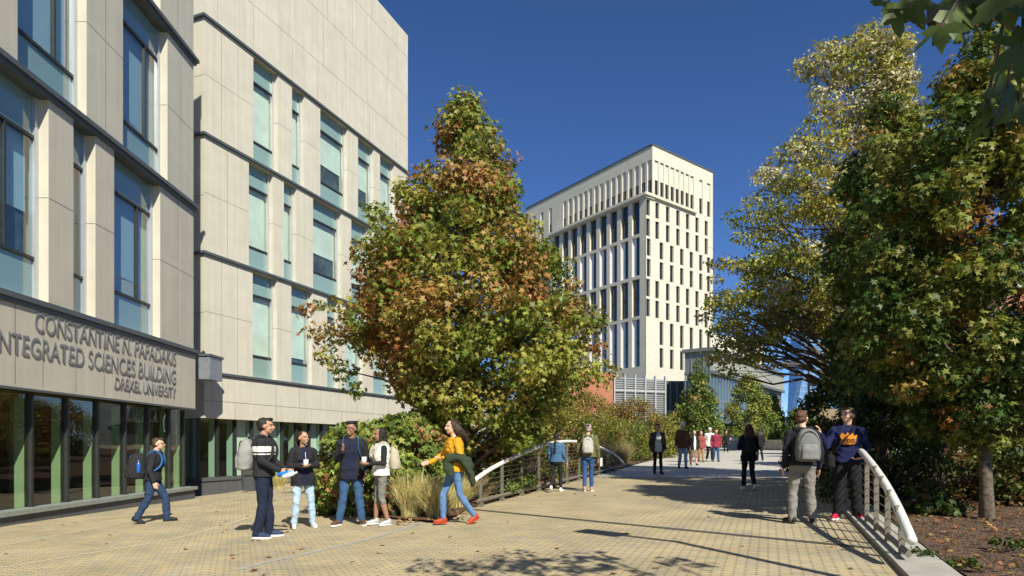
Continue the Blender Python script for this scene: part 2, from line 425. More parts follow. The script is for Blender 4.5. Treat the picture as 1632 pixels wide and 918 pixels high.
def grass_clump(name, base, label, r, h, n, cols, seed, group=None, cat='grass clump', plumes=0):
    rng = np.random.default_rng(seed); K = 5
    th = rng.uniform(0, 2*math.pi, n); rr = r * .35 * np.sqrt(rng.uniform(0, 1, n)); lean = rng.uniform(.1, 1.0, n) ** 1.2 * r * 1.0
    hh = h * rng.uniform(.55, 1.0, n); a2 = th + rng.normal(0, .4, n); t = np.linspace(0, 1, K)
    bx = rr * np.cos(th); by = rr * np.sin(th); w = .005 + .005 * rng.uniform(size=n)
    px = bx[:, None] + (lean * np.cos(a2))[:, None] * t**2; py = by[:, None] + (lean * np.sin(a2))[:, None] * t**2
    pz = hh[:, None] * (t * (1.25 - .35 * (lean / r)[:, None] * t)) - .03
    ang = rng.uniform(0, 2*math.pi, n); wx = (w*np.cos(ang))[:, None] * (1 - t*.85); wy = (w*np.sin(ang))[:, None] * (1 - t*.85)
    V = np.stack([np.stack([px - wx, py - wy, pz], -1), np.stack([px + wx, py + wy, pz], -1)], 2).reshape(-1, 3)
    f = np.array([(2*i, 2*i+1, 2*i+3, 2*i+2) for i in range(K-1)])
    F = ((np.arange(n) * 2 * K)[:, None, None] + f[None]).reshape(-1, 4)
    pal = np.array(cols); c = pal[rng.integers(0, len(pal), n)] * rng.uniform(.7, 1.3, (n, 1)); c = np.repeat(c, 2*K, axis=0)
    o = link(name, arr_mesh(name, V, F, np.clip(c, 0, 1)), LEAF); o.location = base
    tag(o, label, cat, group); return o

# ------------------------------------------------------------------ ground, pavement, beds
def paver_mat():
    m, t, b = nmat('clay_pavers'); N = t.nodes.new; L = t.links.new
    geo = N('ShaderNodeNewGeometry'); mp = N('ShaderNodeMapping'); mp.inputs['Rotation'].default_value = (0, 0, R(21.8))
    L(geo.outputs['Position'], mp.inputs['Vector'])
    br = N('ShaderNodeTexBrick'); br.offset = .5
    for k, v in (('Scale', 1), ('Brick Width', .22), ('Row Height', .11), ('Mortar Size', .003), ('Mortar Smooth', .2), ('Bias', -.1)): br.inputs[k].default_value = v
    br.inputs['Color1'].default_value = rgb((.43, .345, .20)); br.inputs['Color2'].default_value = rgb((.375, .315, .195)); br.inputs['Mortar'].default_value = rgb((.33, .27, .17))
    L(mp.outputs[0], br.inputs['Vector'])
    # drainage openings at the corners of the pavers
    sep = N('ShaderNodeSeparateXYZ'); L(mp.outputs[0], sep.inputs[0])
    def math_(op, a, bv=None, c=None):
        n = N('ShaderNodeMath'); n.operation = op
        for i, v in enumerate((a, bv, c)):
            if v is None: continue
            if isinstance(v, (int, float)): n.inputs[i].default_value = v
            else: L(v, n.inputs[i])
        return n.outputs[0]
    row = math_('FLOOR', math_('DIVIDE', sep.outputs[1], .11)); odd = math_('MODULO', math_('ABSOLUTE', row), 2)
    xs = math_('ADD', math_('DIVIDE', sep.outputs[0], .22), math_('MULTIPLY', odd, .5))
    fx = math_('ABSOLUTE', math_('MULTIPLY', math_('SUBTRACT', math_('FRACT', xs), .5), .22))      # distance to the brick centre in x -> joint at .12
    fy = math_('ABSOLUTE', math_('MULTIPLY', math_('SUBTRACT', math_('FRACT', math_('DIVIDE', sep.outputs[1], .11)), .5), .11))
    dx = math_('LESS_THAN', math_('SUBTRACT', .11, fx), .015); dy = math_('LESS_THAN', math_('SUBTRACT', .055, fy), .021)
    hole = math_('MULTIPLY', dx, dy)
    # blue-grey pavers scattered in loose patches
    n1 = N('ShaderNodeTexNoise'); n1.inputs['Scale'].default_value = .32; n1.inputs['Detail'].default_value = 3; L(geo.outputs['Position'], n1.inputs['Vector'])
    vec = N('ShaderNodeCombineXYZ'); L(math_('FLOOR', xs), vec.inputs[0]); L(row, vec.inputs[1])
    wn_ = N('ShaderNodeTexWhiteNoise'); wn_.noise_dimensions = '2D'; L(vec.outputs[0], wn_.inputs['Vector'])
    thr = N('ShaderNodeMapRange'); thr.inputs[1].default_value = .35; thr.inputs[2].default_value = .68; thr.inputs[3].default_value = 0; thr.inputs[4].default_value = .7
    L(n1.outputs[0], thr.inputs[0]); isg = math_('LESS_THAN', wn_.outputs[0], thr.outputs[0])
    mx = N('ShaderNodeMixRGB'); mx.inputs[2].default_value = rgb((.30, .28, .215)); L(math_('MULTIPLY', isg, .5), mx.inputs[0]); L(br.outputs[0], mx.inputs[1])
    n2 = N('ShaderNodeTexNoise'); n2.inputs['Scale'].default_value = 1.1; n2.inputs['Detail'].default_value = 8; L(geo.outputs['Position'], n2.inputs['Vector'])
    r2 = N('ShaderNodeMapRange'); r2.inputs[1].default_value = .3; r2.inputs[2].default_value = .7; r2.inputs[3].default_value = .82; r2.inputs[4].default_value = 1.14; L(n2.outputs[0], r2.inputs[0])
    v3 = N('ShaderNodeTexVoronoi'); v3.inputs['Scale'].default_value = 1.7; v3.inputs['Randomness'].default_value = 1; L(geo.outputs['Position'], v3.inputs['Vector'])
    gum = math_('LESS_THAN', v3.outputs['Distance'], .035); keepc = math_('SUBTRACT', 1, math_('MULTIPLY', gum, .35))
    sc = N('ShaderNodeVectorMath'); sc.operation = 'SCALE'; L(mx.outputs[0], sc.inputs[0]); L(math_('MULTIPLY', r2.outputs[0], keepc), sc.inputs['Scale'])
    mh = N('ShaderNodeMixRGB'); mh.inputs[2].default_value = rgb((.02, .018, .015)); L(hole, mh.inputs[0]); L(sc.outputs[0], mh.inputs[1])
    L(mh.outputs[0], b.inputs['Base Color']); b.inputs['Roughness'].default_value = .85
    bp = N('ShaderNodeBump'); bp.inputs['Strength'].default_value = .5; bp.inputs['Distance'].default_value = .004
    hh = math_('SUBTRACT', math_('SUBTRACT', 1, br.outputs[1]), hole); n3 = N('ShaderNodeTexNoise'); n3.inputs['Scale'].default_value = 60; L(geo.outputs['Position'], n3.inputs['Vector'])
    L(math_('ADD', hh, math_('MULTIPLY', n3.outputs[0], .35)), bp.inputs['Height']); L(bp.outputs[0], b.inputs['Normal'])
    return m
PAVER = paver_mat()
CONC = mat('pale_concrete', (.46, .44, .39), .85, var=.1, scale=1.5, bump=.2, bscale=50)
CONC_G = mat('grey_concrete', (.36, .35, .31), .85, var=.14, scale=3, bump=.3, bscale=50)
def slab_mat():
    m, t, b = nmat('plaza_slabs'); N = t.nodes.new; L = t.links.new
    geo = N('ShaderNodeNewGeometry'); mp = N('ShaderNodeMapping'); mp.inputs['Rotation'].default_value = (0, 0, R(21.8)); L(geo.outputs['Position'], mp.inputs[0])
    br = N('ShaderNodeTexBrick')
    for k, v in (('Scale', 1), ('Brick Width', .6), ('Row Height', .3), ('Mortar Size', .006), ('Bias', 0)): br.inputs[k].default_value = v
    br.inputs['Color1'].default_value = rgb((.50, .48, .42)); br.inputs['Color2'].default_value = rgb((.42, .40, .36)); br.inputs['Mortar'].default_value = rgb((.28, .27, .24))
    L(mp.outputs[0], br.inputs['Vector']); L(br.outputs[0], b.inputs['Base Color']); b.inputs['Roughness'].default_value = .8
    return m
def mulch_mat():
    m, t, b = nmat('mulch'); N = t.nodes.new; L = t.links.new
    geo = N('ShaderNodeNewGeometry'); v = N('ShaderNodeTexVoronoi'); v.inputs['Scale'].default_value = 28; L(geo.outputs['Position'], v.inputs['Vector'])
    cr = N('ShaderNodeValToRGB'); e = cr.color_ramp.elements; e[0].color = rgb((.055, .032, .02)); e[1].color = rgb((.20, .12, .065)); cr.color_ramp.interpolation = 'CONSTANT'
    for p_, c_ in ((.3, (.09, .055, .035)), (.55, (.13, .08, .045)), (.8, (.16, .09, .05))):
        x = e.new(p_); x.color = rgb(c_)
    L(v.outputs['Color'], cr.inputs[0]); L(cr.outputs[0], b.inputs['Base Color']); b.inputs['Roughness'].default_value = .95
    bp = N('ShaderNodeBump'); bp.inputs['Strength'].default_value = 1; bp.inputs['Distance'].default_value = .03; L(v.outputs['Distance'], bp.inputs['Height']); L(bp.outputs[0], b.inputs['Normal'])
    return m
MULCH = mulch_mat()
def sheet(name, xs, ys, off, m, bump=0.0, inside=None, kind='structure', xf=None):
    rng = np.random.default_rng(3); V, F = [], []
    nx, ny = len(xs), len(ys)
    for y in ys:
        for x in xs:
            X, Y = (xf(x, y) if xf else (x, y)); V.append((X, Y, hgt(X, Y) + off + bump * (math.sin(X*2.3) * math.cos(Y*1.9) + math.sin(X*.7+Y*.9)) * .5))
    for j in range(ny-1):
        for i in range(nx-1):
            a = j*nx + i; F.append((a, a+1, a+nx+1, a+nx))
    me = bpy.data.meshes.new(name); me.from_pydata(V, [], F); me.update(); o = link(name, me, m); o['kind'] = kind; return o
GR = mat('far_ground', (.10, .10, .06), .95, var=.3, scale=.05)
def frange(a, b, n): return [a + (b-a)*i/n for i in range(n+1)]
sheet('ground', [-3000, -800, -200, -80] + frange(-40, 60, 50) + [100, 300, 900, 3000], [-200, -60] + frange(-20, 90, 55) + [140, 300, 900, 4000], -.10, GR)
railL = lambda Y: -.78 + .4 * (Y - 13.5)
railR = lambda Y: 4.22 + .4 * (Y - 6.9)
sheet('pavement', frange(0, 1, 60), frange(-12, 90, 102), 0.0, PAVER, xf=lambda t, y: (-14 + t * (railR(y) + .12 + 14), y))
# pale slabs beyond the bridge
def slabx(t, s):
    o = Vector((railL(23) - .4, 23.0)); e = Vector((railR(17.5) + 30, 17.5 - 5)); p = o.lerp(Vector((railR(18.3) + .1, 18.3)), t)
    return p.x + s * .40, p.y + s
sheet('plaza_pavement', frange(0, 1, 12), frange(0, 60, 30), .004, slab_mat(), xf=slabx)
sheet('plaza_side', frange(0, 1, 10), frange(0, 30, 10), .002, slab_mat(), xf=lambda t, s: (railR(34 + s) - .2 + t * 22, 34 + s))
# right-hand bed, left-hand bed
sheet('planting_bed', frange(0, 1, 40), frange(-6, 34, 50), -.03, MULCH, bump=.05, xf=lambda t, y: (railR(y) + .5 + t * 22, y))
def leftbed(t, y):
    if y < 13.5: x1 = -1.15 + (y - 11.2) * .12; x0 = -1.35 - (y - 11.2) * 1.18
    else: x1 = railL(y) - .12; x0 = max(-4.1 - (y - 13.5) * .32, -9.5)
    return x0 + t * (x1 - x0), y
sheet('garden_bed', frange(0, 1, 24), [11.2, 11.6, 12, 12.5, 13, 13.5] + frange(14, 60, 46), .05, MULCH, bump=.03, xf=leftbed)

def strip(name, pts, w, off, m, kind='structure'):
    V = []
    for i, p in enumerate(pts):
        a = Vector(pts[max(i-1, 0)][:2]); b = Vector(pts[min(i+1, len(pts)-1)][:2]); d = (b-a).normalized(); n = Vector((-d.y, d.x)) * w / 2
        for s in (1, -1):
            x, y = p[0] + n.x*s, p[1] + n.y*s; V.append((x, y, hgt(x, y) + off))
    F = [(2*i+1, 2*i+3, 2*i+2, 2*i) for i in range(len(pts)-1)]
    me = bpy.data.meshes.new(name); me.from_pydata(V, [], F); me.update(); o = link(name, me, m); o['kind'] = kind; return o
def smooth_pts(pts, n=8):
    out = []
    for i in range(len(pts)-1):
        p0, p1, p2, p3 = pts[max(i-1, 0)], pts[i], pts[i+1], pts[min(i+2, len(pts)-1)]
        for k in range(n):
            t = k/n; out.append(.5*((2*p1) + (p2-p0)*t + (2*p0-5*p1+4*p2-p3)*t*t + (3*p1-p0-3*p2+p3)*t**3))
    out.append(pts[-1]); return out
JOINT = mat('steel_joint', (.11, .10, .085), .6, .4, var=.3, scale=20)
a, b_ = G(752, 812), G(1392, 874)
strip('expansion_joint', [a.lerp(b_, k/20) for k in range(21)], .13, .006, JOINT)
BAND = mat('pale_paver_band', (.50, .44, .31), .85, var=.1, scale=6); BANDG = mat('grey_paver_band', (.33, .33, .29), .85, var=.1, scale=6)
for pts in ([(-60, 915), (130, 884), (281, 858), (400, 824)], [(-60, 880), (40, 863), (220, 828), (390, 792)]):
    strip('paving_band', smooth_pts([G(*p) for p in pts]), .07, .004, BAND)
strip('paving_band', smooth_pts([G(*p) for p in [(380, 908), (417, 898), (552, 868), (643, 843), (720, 812)]]), .10, .004, BANDG)
# concrete kerb along the right side of the bridge, in the ground
mb = MB(); ks = [k for k in frange(4.0, 20.5, 22)]
for k0, k1 in zip(ks, ks[1:]):
    c = []
    for (yy, dx, dz) in ((k0, -.14, .0), (k0, .34, .0), (k1, .34, .0), (k1, -.14, .0)):
        x = railR(yy) + dx; c.append(Vector((x, yy, hgt(x, yy) + .06)))
    low = [Vector((p.x, p.y, p.z - .3)) for p in c]
    mb.face(c); mb.face([low[0], c[0], c[3], low[3]]); mb.face([c[1], low[1], low[2], c[2]])
mb.face([low[3], low[2], c[2], c[3]])
x = railR(4.0); mb.face([Vector((x-.14, 4, -.3)), Vector((x+.34, 4, -.3)), Vector((x+.34, 4, hgt(x+.34, 4)+.06)), Vector((x-.14, 4, hgt(x-.14, 4)+.06))])
o = mb.build('kerb', CONC_G); o['kind'] = 'structure'

# ------------------------------------------------------------------ building with the lettering
STONE1 = stone_mat('limestone_panels', (.50, .47, .385), (.48, .45, .37), 1.37, 2.33, .0005)
METAL_D = mat('dark_grey_metal', (.10, .115, .12), .45, .3, var=.08, scale=3)
MUL = mat('dark_mullion', (.035, .04, .038), .4, .3)
ALU = mat('pale_aluminium', (.55, .58, .60), .35, .6, var=.04)
SPAN = None
def spandrel(name, col):
    if name in MATS: return MATS[name]
    m, t, b = nmat(name); b.inputs['Base Color'].default_value = rgb(col); b.inputs['Roughness'].default_value = .12
    b.inputs['Coat Weight'].default_value = 1.0; b.inputs['Coat Roughness'].default_value = .03
    MATS[name] = m; return m
SPAN1 = spandrel('aqua_spandrel_glass', (.17, .28, .29)); SPAN2 = spandrel('mint_spandrel_glass', (.22, .33, .30))
GLASS1 = glass_mat('blue_window_glass', (.68, .80, .84)); GLASS2 = glass_mat('green_window_glass', (.82, .90, .86), ior=1.5)
GLASSG = glass_mat('shopfront_glass', (.66, .72, .56), ior=1.5)
BLIND1 = mat('blind_blue_grey', (.42, .52, .56), .8, var=.03); BLIND2 = mat('blind_pale', (.64, .68, .62), .8, var=.12, scale=1.2)
ROOM = mat('room_dark', (.05, .05, .045), .9)
JNT = mat('panel_joint', (.14, .13, .11), .9)
GRAN = stone_mat('dark_granite', (.075, .08, .08), (.09, .095, .095), .9, .6, .006, .5)
FIN = mat('pale_green_fin', (.30, .42, .33), .5, var=.04)

def window_unit(F, u0, u1, z0, z1, parent, glass, span, blind, blind_drop, zt=.95, zb=.95, split=None, dg=-.27, pane_var=0.0):
    """a tall window: frame > glass, spandrels, blind"""
    mb = MB(); w = .05
    mb.m = 0
    mb.box(F, u0, u0+w, dg-.06, dg+.05, z0, z1)
    for z in (z1-zt, z0+zb): mb.box(F, u0+w, u1-.11, dg-.05, dg+.045, z-.035, z+.035)
    if split: mb.box(F, u0+(u1-u0)*split-.025, u0+(u1-u0)*split+.025, dg-.05, dg+.04, z0+zb+.035, z1-zt-.035)
    mb.m = 1
    mb.box(F, u1-.11, u1, dg-.06, dg+.06, z0, z1)           # pale jamb
    fr = mb.build('window', [MUL, ALU], parent)
    mb = MB(); mb.face([F.p(u0+w, dg, z0+zb), F.p(u1-.11, dg, z0+zb), F.p(u1-.11, dg, z1-zt), F.p(u0+w, dg, z1-zt)])
    mb.build('glass', glass, fr)
    for za_, zb_ in ((z0, z0+zb-.035), (z1-zt+.035, z1)):
        mb = MB(); mb.box(F, u0+w, u1-.11, dg-.08, dg-.003, za_, zb_); mb.build('spandrel_panel', span, fr)
    mb = MB(); mb.box(F, u0+w, u1-.11, dg-.205, dg-.175, z0+zb-.03, z1-zt+.03); mb.build('room_backing', mat('room_backing', (.06, .075, .075), .8, var=.6, scale=2.2), fr)
    if blind_drop > 0:
        zz = z1 - zt; mb = MB(); mb.box(F, u0+w+.02, u1-.13, dg-.16, dg-.14, zz-(zz-z0-zb)*blind_drop, zz); mb.build('blind', blind, fr)
    return fr

b1 = empty('science_building', (-10.2, 20.5, 0), 0, 'large pale stone building at far left, carrying the name lettering above its glass ground floor', 'building')
def par(o, p):
    o.parent = p; o.matrix_parent_inverse = Matrix.Translation(-p.location)
F1 = Frame((-10.2 + .0216*20.5, 0, 0), (-.0216, 1))
U_END = 20.5; U_BEG = -16.0
def u1px(px, d=0): return F1.u_at_px(px, d)
ZL = [2.58, 4.40, 9.05, 13.75, 18.4]
def mkbuild(mb, name, m, parent, **k):
    o = mb.build(name, m, None, **k)
    if parent is not None:
        o.parent = parent
        o.matrix_parent_inverse = Matrix.Translation(-parent.location)
    return o
class Holder: pass
st = {0: [(None, None)], }
rows = [
    [(-16, -14.6), (-12.5, -11.8), (-9.5, -7.6), (-5.5, -4.8), (-2.8, -.9), (1.2, 2.1), (4.2, 6.2), (8.1, 8.8), (11.2, u1px(61, -.22)), (u1px(117, 0), u1px(137.5, -.22)), (u1px(182, 0), u1px(243, -.22))],
    [(-15, -13.1), (-11, -10.3), (-8, -6.2), (-4, -3.3), (-1.5, .4), (3, 3.7), (6, 8), (10.0, 10.7), (u1px(28, 0), u1px(123, -.22)), (u1px(196, 0), u1px(255, -.22))],
    [(-14, -12.2), (-10, -9.3), (-7, -5.1), (-3, -2.3), (0, 1.9), (4.2, 4.9), (7.6, 9.6), (12.0, 12.7), (16.9, 18.5)],
]
def storey(F, us0, us1, z0, z1, wins, stone_m, parent, glass, span, blind, seedv, joint=True, depth=.30):
    rg = random.Random(seedv); hz0, hz1 = z0 + .07, z1 - .07
    mb = MB(); mb.wall(F, us0, us1, z0, z1, [(a, b, hz0, hz1) for a, b in wins], 0, depth)
    mkbuild(mb, 'wall', stone_m, parent)
    # panel joints, a couple of millimetres proud
    mb = MB(); edges = [us0] + [x for w in wins for x in w] + [us1]; zm = (z0 + z1) / 2 + .05
    for k in range(0, len(edges), 2):
        a, b = edges[k], edges[k+1]
        if b - a < .3: continue
        mb.box(F, a+.001, b-.001, -.01, .002, zm-.008, zm+.008)
        if k > 0: mb.box(F, a-.002, a+.02, -depth+.02, -.012, zm-.008, zm+.008)
        n = int((b - a) / 1.25)
        for q in range(1, n+1):
            uu = a + (b-a)*q/(n+1); mb.box(F, uu-.006, uu+.006, -.01, .0025, z0+.07, z1-.07)
    mkbuild(mb, 'panel_joints', JNT, parent)
    for (a, b) in wins:
        wd = b - a
        fr = window_unit(F, a+.002, b-.002, hz0, hz1, None, glass, span, blind, rg.choice([.5, .8, 1, .97, .9, .62]) if blind else 0, split=(.66 if wd > 1.2 and seedv < 10 else None))
        fr.parent = parent; fr.matrix_parent_inverse = Matrix.Translation(-parent.location)
for i, w in enumerate(rows):
    storey(F1, U_BEG, U_END, ZL[i+1]+.0, ZL[i+2], w, STONE1, b1, GLASS1, SPAN1, BLIND1, i+1)
# ledges
for i, z in enumerate(ZL[1:4]):
    mb = MB(); mb.box(F1, U_BEG, U_END+.14, -.35, .13, z-.05, z+.06); mb.box(F1, U_BEG, U_END+.08, -.35, .07, z-.15, z-.051)
    mkbuild(mb, 'ledge', METAL_D, b1)
mb = MB(); mb.box(F1, U_BEG, U_END, -.30, .03, 18.4, 19.3); mkbuild(mb, 'parapet', STONE1, b1)
# fascia
mb = MB(); mb.box(F1, U_BEG, U_END+.04, -.55, .04, ZL[0], ZL[1]-.151)
mkbuild(mb, 'fascia', STONE1, b1)
mb = MB()
for px in (24, 68.5, 121, 166, 206, 243, 277):
    uu = u1px(px, .04); mb.box(F1, uu-.006, uu+.006, .03, .0425, ZL[0]+.05, ZL[1]-.16)
for k in range(10): mb.box(F1, 10.5-k*1.45-.006, 10.5-k*1.45+.006, .03, .0425, ZL[0]+.05, ZL[1]-.16)
mb.box(F1, U_BEG, U_END+.05, .0, .05, ZL[0]-.05, ZL[0]-.001)
mkbuild(mb, 'panel_joints', METAL_D, b1)
# end wall, back mass, roof
mb = MB()
FE = Frame(F1.p(U_END, 0, 0), (-1, 0)); FE.n = Vector((0, 1, 0))
mb.m = 0
E0 = F1.p(U_END, 0, 0)
mb.box(Frame((0, 0, 0), (1, 0)), -32, E0.x-.36, -20.46, 16, ZL[0], 18.9)
mkbuild(mb, 'body_mass', STONE1, b1)
mb = MB(); mb.box(F1, U_END-.02, U_END-.001, -.6, -.001, ZL[0], 18.39); mkbuild(mb, 'end_wall', STONE1, b1)
# interior of the ground floor
mb = MB(); mb.box(F1, U_BEG, U_END-1.0, -5.2, -5.0, -.6, ZL[0]); mb.box(F1, U_BEG, U_END-1.0, -5, -.5, ZL[0]-.12, ZL[0]-.02)
mb.box(F1, U_END-.95, U_END-.8, -5.2, -.6, -.6, ZL[0])
mkbuild(mb, 'interior_wall', mat('interior_wall', (.16, .14, .09), .9, var=.3, scale=1.2), b1)
mb = MB(); mb.box(F1, U_BEG, U_END-1.0, -5, -.35, -.3, .02); mkbuild(mb, 'interior_floor', mat('interior_floor', (.12, .11, .09), .5), b1)
mb = MB()
for k in range(9):
    uu = 5 + k * 1.9; mb.tube([F1.p(uu, -2.6, 0), F1.p(uu, -2.6, ZL[0]-.1)], .14, 12)
mkbuild(mb, 'interior_columns', mat('column_paint', (.35, .33, .27), .7), b1)
mus = [u1px(px, -.35) for px in (47, 104, 153, 197, 234, 268, 291)]
mus = [mus[0] - 1.13 * k for k in range(18, 0, -1)] + mus
for k, uu in enumerate(mus):
    mb = MB(); mb.box(F1, uu-.03, uu+.03, -.44, -.28, .08, ZL[0]-.051); mkbuild(mb, 'mullion', MUL, b1)
    if k < len(mus) - 1:
        un = mus[k+1]; mb = MB(); mb.face([F1.p(uu+.03, -.35, .08), F1.p(un-.03, -.35, .08), F1.p(un-.03, -.35, ZL[0]-.05), F1.p(uu+.03, -.35, ZL[0]-.05)])
        mkbuild(mb, 'glass_pane', GLASSG, b1)
    mb = MB(); mb.box(F1, uu-.02, uu+.02, -.66, -.45, .05, ZL[0]-.13); mkbuild(mb, 'fin', FIN, b1)
mb = MB(); uu = mus[-1]; mb.face([F1.p(uu, -.37, .08), F1.p(uu, -1.9, .08), F1.p(uu, -1.9, ZL[0]), F1.p(uu, -.37, ZL[0])]); mkbuild(mb, 'glass_pane', GLASSG, b1)
mb = MB(); mb.box(F1, U_BEG, mus[-1]+.3, -.45, .0, -.02, .075); mkbuild(mb, 'sill', mat('sill_metal', (.27, .30, .27), .5, .2), b1)
mb = MB(); mb.box(F1, U_BEG, mus[-1]+.22, -.5, -.06, -.8, -.021); mkbuild(mb, 'plinth', GRAN, b1)
# lettering
LET = mat('letter_metal', (.21, .215, .21), .45, .2, var=.05)
def text_mesh(body, size):
    cu = bpy.data.curves.new('t', 'FONT'); cu.body = body; cu.size = size; cu.extrude = .014; cu.offset = .001; cu.bevel_depth = .0; cu.resolution_u = 4
    ob = bpy.data.objects.new('t', cu); COL.objects.link(ob); dg = bpy.context.evaluated_depsgraph_get()
    me = bpy.data.meshes.new_from_object(ob.evaluated_get(dg)); bpy.data.objects.remove(ob)
    return me
def lettering(body, F, ua, ub, z, h, d, parent, name='lettering', m=LET, thick=1.0):
    me = text_mesh(body, 1.0); co = np.empty(len(me.vertices)*3); me.vertices.foreach_get('co', co); co = co.reshape(-1, 3)
    x0, x1 = co[:, 0].min(), co[:, 0].max(); y0 = 0.0; y1 = co[:, 1].max()
    q = np.array([F.p(ua + (c[0]-x0)/(x1-x0)*(ub-ua), d + c[2]*thick, z + (c[1]-y0)/(y1-y0)*h)[:] for c in co])
    me.vertices.foreach_set('co', q.ravel()); me.update()
    o = link(name, me, m)
    if parent: o.parent = parent; o.matrix_parent_inverse = Matrix.Translation(-parent.location)
    return o
dL = .05
lettering('CONSTANTINE N. PAPADAKIS', F1, u1px(55, dL), u1px(280, dL), F1.z_at(280, 583, dL), .42, dL, b1)
lettering('INTEGRATED SCIENCES BUILDING', F1, u1px(-10, dL), u1px(280, dL), F1.z_at(280, 612.5, dL), .42, dL, b1)
lettering('DREXEL UNIVERSITY', F1, u1px(183, dL), u1px(280, dL), F1.z_at(280, 634, dL), .30, dL, b1)

# ------------------------------------------------------------------ second wing, turned
STONE2 = stone_mat('limestone_panels_wing', (.54, .51, .415), (.52, .49, .40), 1.71, 2.33, .0005)
O2 = Vector((-12.03, 25.0, 0)); F2 = Frame(O2, (.386, 1.0)); U2 = F2.u_at_px(650)
b2 = empty('laboratory_wing', O2, 0, 'tall pale stone wing with mint green windows and blank upper wall', 'building')
Z2 = [2.48, 4.27, 8.95, 13.58, 18.2, 26.7]
wpx = [
    [(402.8, 431.4), (464.4, 488), (521.6, 529.6), (550.7, 568.7), (595, 612)],
    [(396.7, 425.3), (452.4, 462.9), (499, 534.6), (560, 578), (606, 622)],
    [(403.8, 432.8), (465.4, 475.4), (510.5, 544.6), (570.7, 586.7), (605.8, 619.8)]]
for i, w in enumerate(wpx):
    wins = [(F2.u_at_px(a), F2.u_at_px(b + 3, -.25)) for a, b in w]
    storey(F2, 0, U2, Z2[i+1], Z2[i+2], wins, STONE2, b2, GLASS2, SPAN2, BLIND2, 11 + i)
mb = MB(); mb.wall(F2, 0, U2, Z2[4], Z2[5], [], 0); mkbuild(mb, 'upper_wall', STONE2, b2)
mb = MB()
for z in (20.3, 22.8, 25.3): mb.box(F2, .01, U2-.01, -.01, .002, z-.009, z+.009)
rg = random.Random(4)
for za, zb in ((18.3, 20.3), (20.3, 22.8), (22.8, 25.3), (25.3, 26.7)):
    for q in range(7):
        u = 1 + q * 2.1 + rg.uniform(-.6, .6); mb.box(F2, u-.006, u+.006, -.01, .0015, za+.01, zb-.01)
mkbuild(mb, 'panel_joints', JNT, b2)
F2r = Frame(O2 + F2.n * -12, (F2.n.x, F2.n.y)); F2r.n = Vector((-F2.u.x, -F2.u.y, 0))   # end wall facing the viewer
for k, z in enumerate(Z2[1:5]):
    mb = MB(); mb.box(F2, -.10, U2+.01, -.2, .11, z-.05, z+.05); mb.box(F2, -.11, -.001, -12, .109, z-.048, z+.048); mkbuild(mb, 'ledge', METAL_D, b2)
mb = MB(); mb.box(F2, 0.0, U2-.002, -12, -.45, Z2[0], Z2[5]-.05); mb.box(F2, 0.001, .45, -.451, -.001, Z2[0], Z2[5]-.01); mb.box(F2, U2-.4, U2-.003, -.451, -.001, Z2[1], Z2[5]-.01)
mb.box(F2, .45, U2-.4, -.451, -.32, Z2[4], Z2[5]-.01)
mkbuild(mb, 'end_wall', STONE2, b2)
mb = MB(); zz = [4.9, 6.6, 11.2, 15.9, 20.3, 22.8, 25.3]
for z in zz: mb.box(F2, -.003, .01, -11.9, -.02, z-.009, z+.009)
mkbuild(mb, 'panel_joints', JNT, b2)
mb = MB(); mb.box(F2, -.01, U2 + 12, -.5, .015, Z2[0], Z2[1]-.071); mkbuild(mb, 'fascia', STONE2, b2)
mb = MB(); zj = F2.z_at(340, 639)
mb.box(F2, -.005, U2+12, .0, .018, zj-.009, zj+.009)
for k in range(14): u = .9 + k * 1.55; mb.box(F2, u-.006, u+.006, .0, .0175, zj + .01, Z2[1]-.08)
for k in range(9): u = 1.6 + k * 2.4; mb.box(F2, u-.006, u+.006, .0, .0175, Z2[0]+.01, zj - .01)
mkbuild(mb, 'panel_joints', JNT, b2)
mb = MB(); mb.box(F2, U2, U2+12, -12, -.5, Z2[0], Z2[1]-.08); mkbuild(mb, 'low_roof', STONE2, b2)
# ground-floor glazing
zs = .12
mb = MB(); mb.box(F2, -.1, U2+12, -.5, -.02, zs-.13, zs-.005); mb.box(F2, -.1, U2+12, -.9, -.5, -.9, zs-.2); mb.box(F2, -.06, U2+12, -.45, -.07, -.9, zs-.131)
mkbuild(mb, 'plinth', GRAN, b2)
mu = 0.0; i = 0; mullu = []
while mu < U2 + 11: mullu.append(mu); mu += .95
for k, u in enumerate(mullu):
    mb = MB(); mb.box(F2, u-.03, u+.03, -.42, -.24, zs, Z2[0]-.002); mkbuild(mb, 'mullion', MUL, b2)
    mb = MB(); mb.box(F2, u-.02, u+.02, -.75, -.43, zs, Z2[0]-.01); mkbuild(mb, 'fin', FIN, b2)
    if k < len(mullu)-1:
        mb = MB(); mb.face([F2.p(u+.03, -.33, zs), F2.p(mullu[k+1]-.03, -.33, zs), F2.p(mullu[k+1]-.03, -.33, Z2[0]), F2.p(u+.03, -.33, Z2[0])]); mkbuild(mb, 'glass_pane', GLASS2, b2)
        if k % 5 in (2, 4, 3): mb = MB(); mb.box(F2, u+.05, mullu[k+1]-.05, -.62, -.6, zs + (.0 if k % 5 != 3 else .9), Z2[0]); mkbuild(mb, 'blind', BLIND2, b2)
mb = MB(); mb.box(F2, 0.2, U2+12, -4.2, -4, -.8, Z2[0]-.01); mb.box(F2, -.02, .0, -4.0, -.45, zs, Z2[0]-.01)
mkbuild(mb, 'interior_wall', mat('interior_wall_green', (.13, .15, .10), .9, var=.2), b2)
mb = MB(); mb.box(Frame((0, 0, 0), (1, 0)), P(300, 600, 23.6).x, P(334.5, 600, 23.6).x, -24.6, -23.6, 3.85, 4.7)
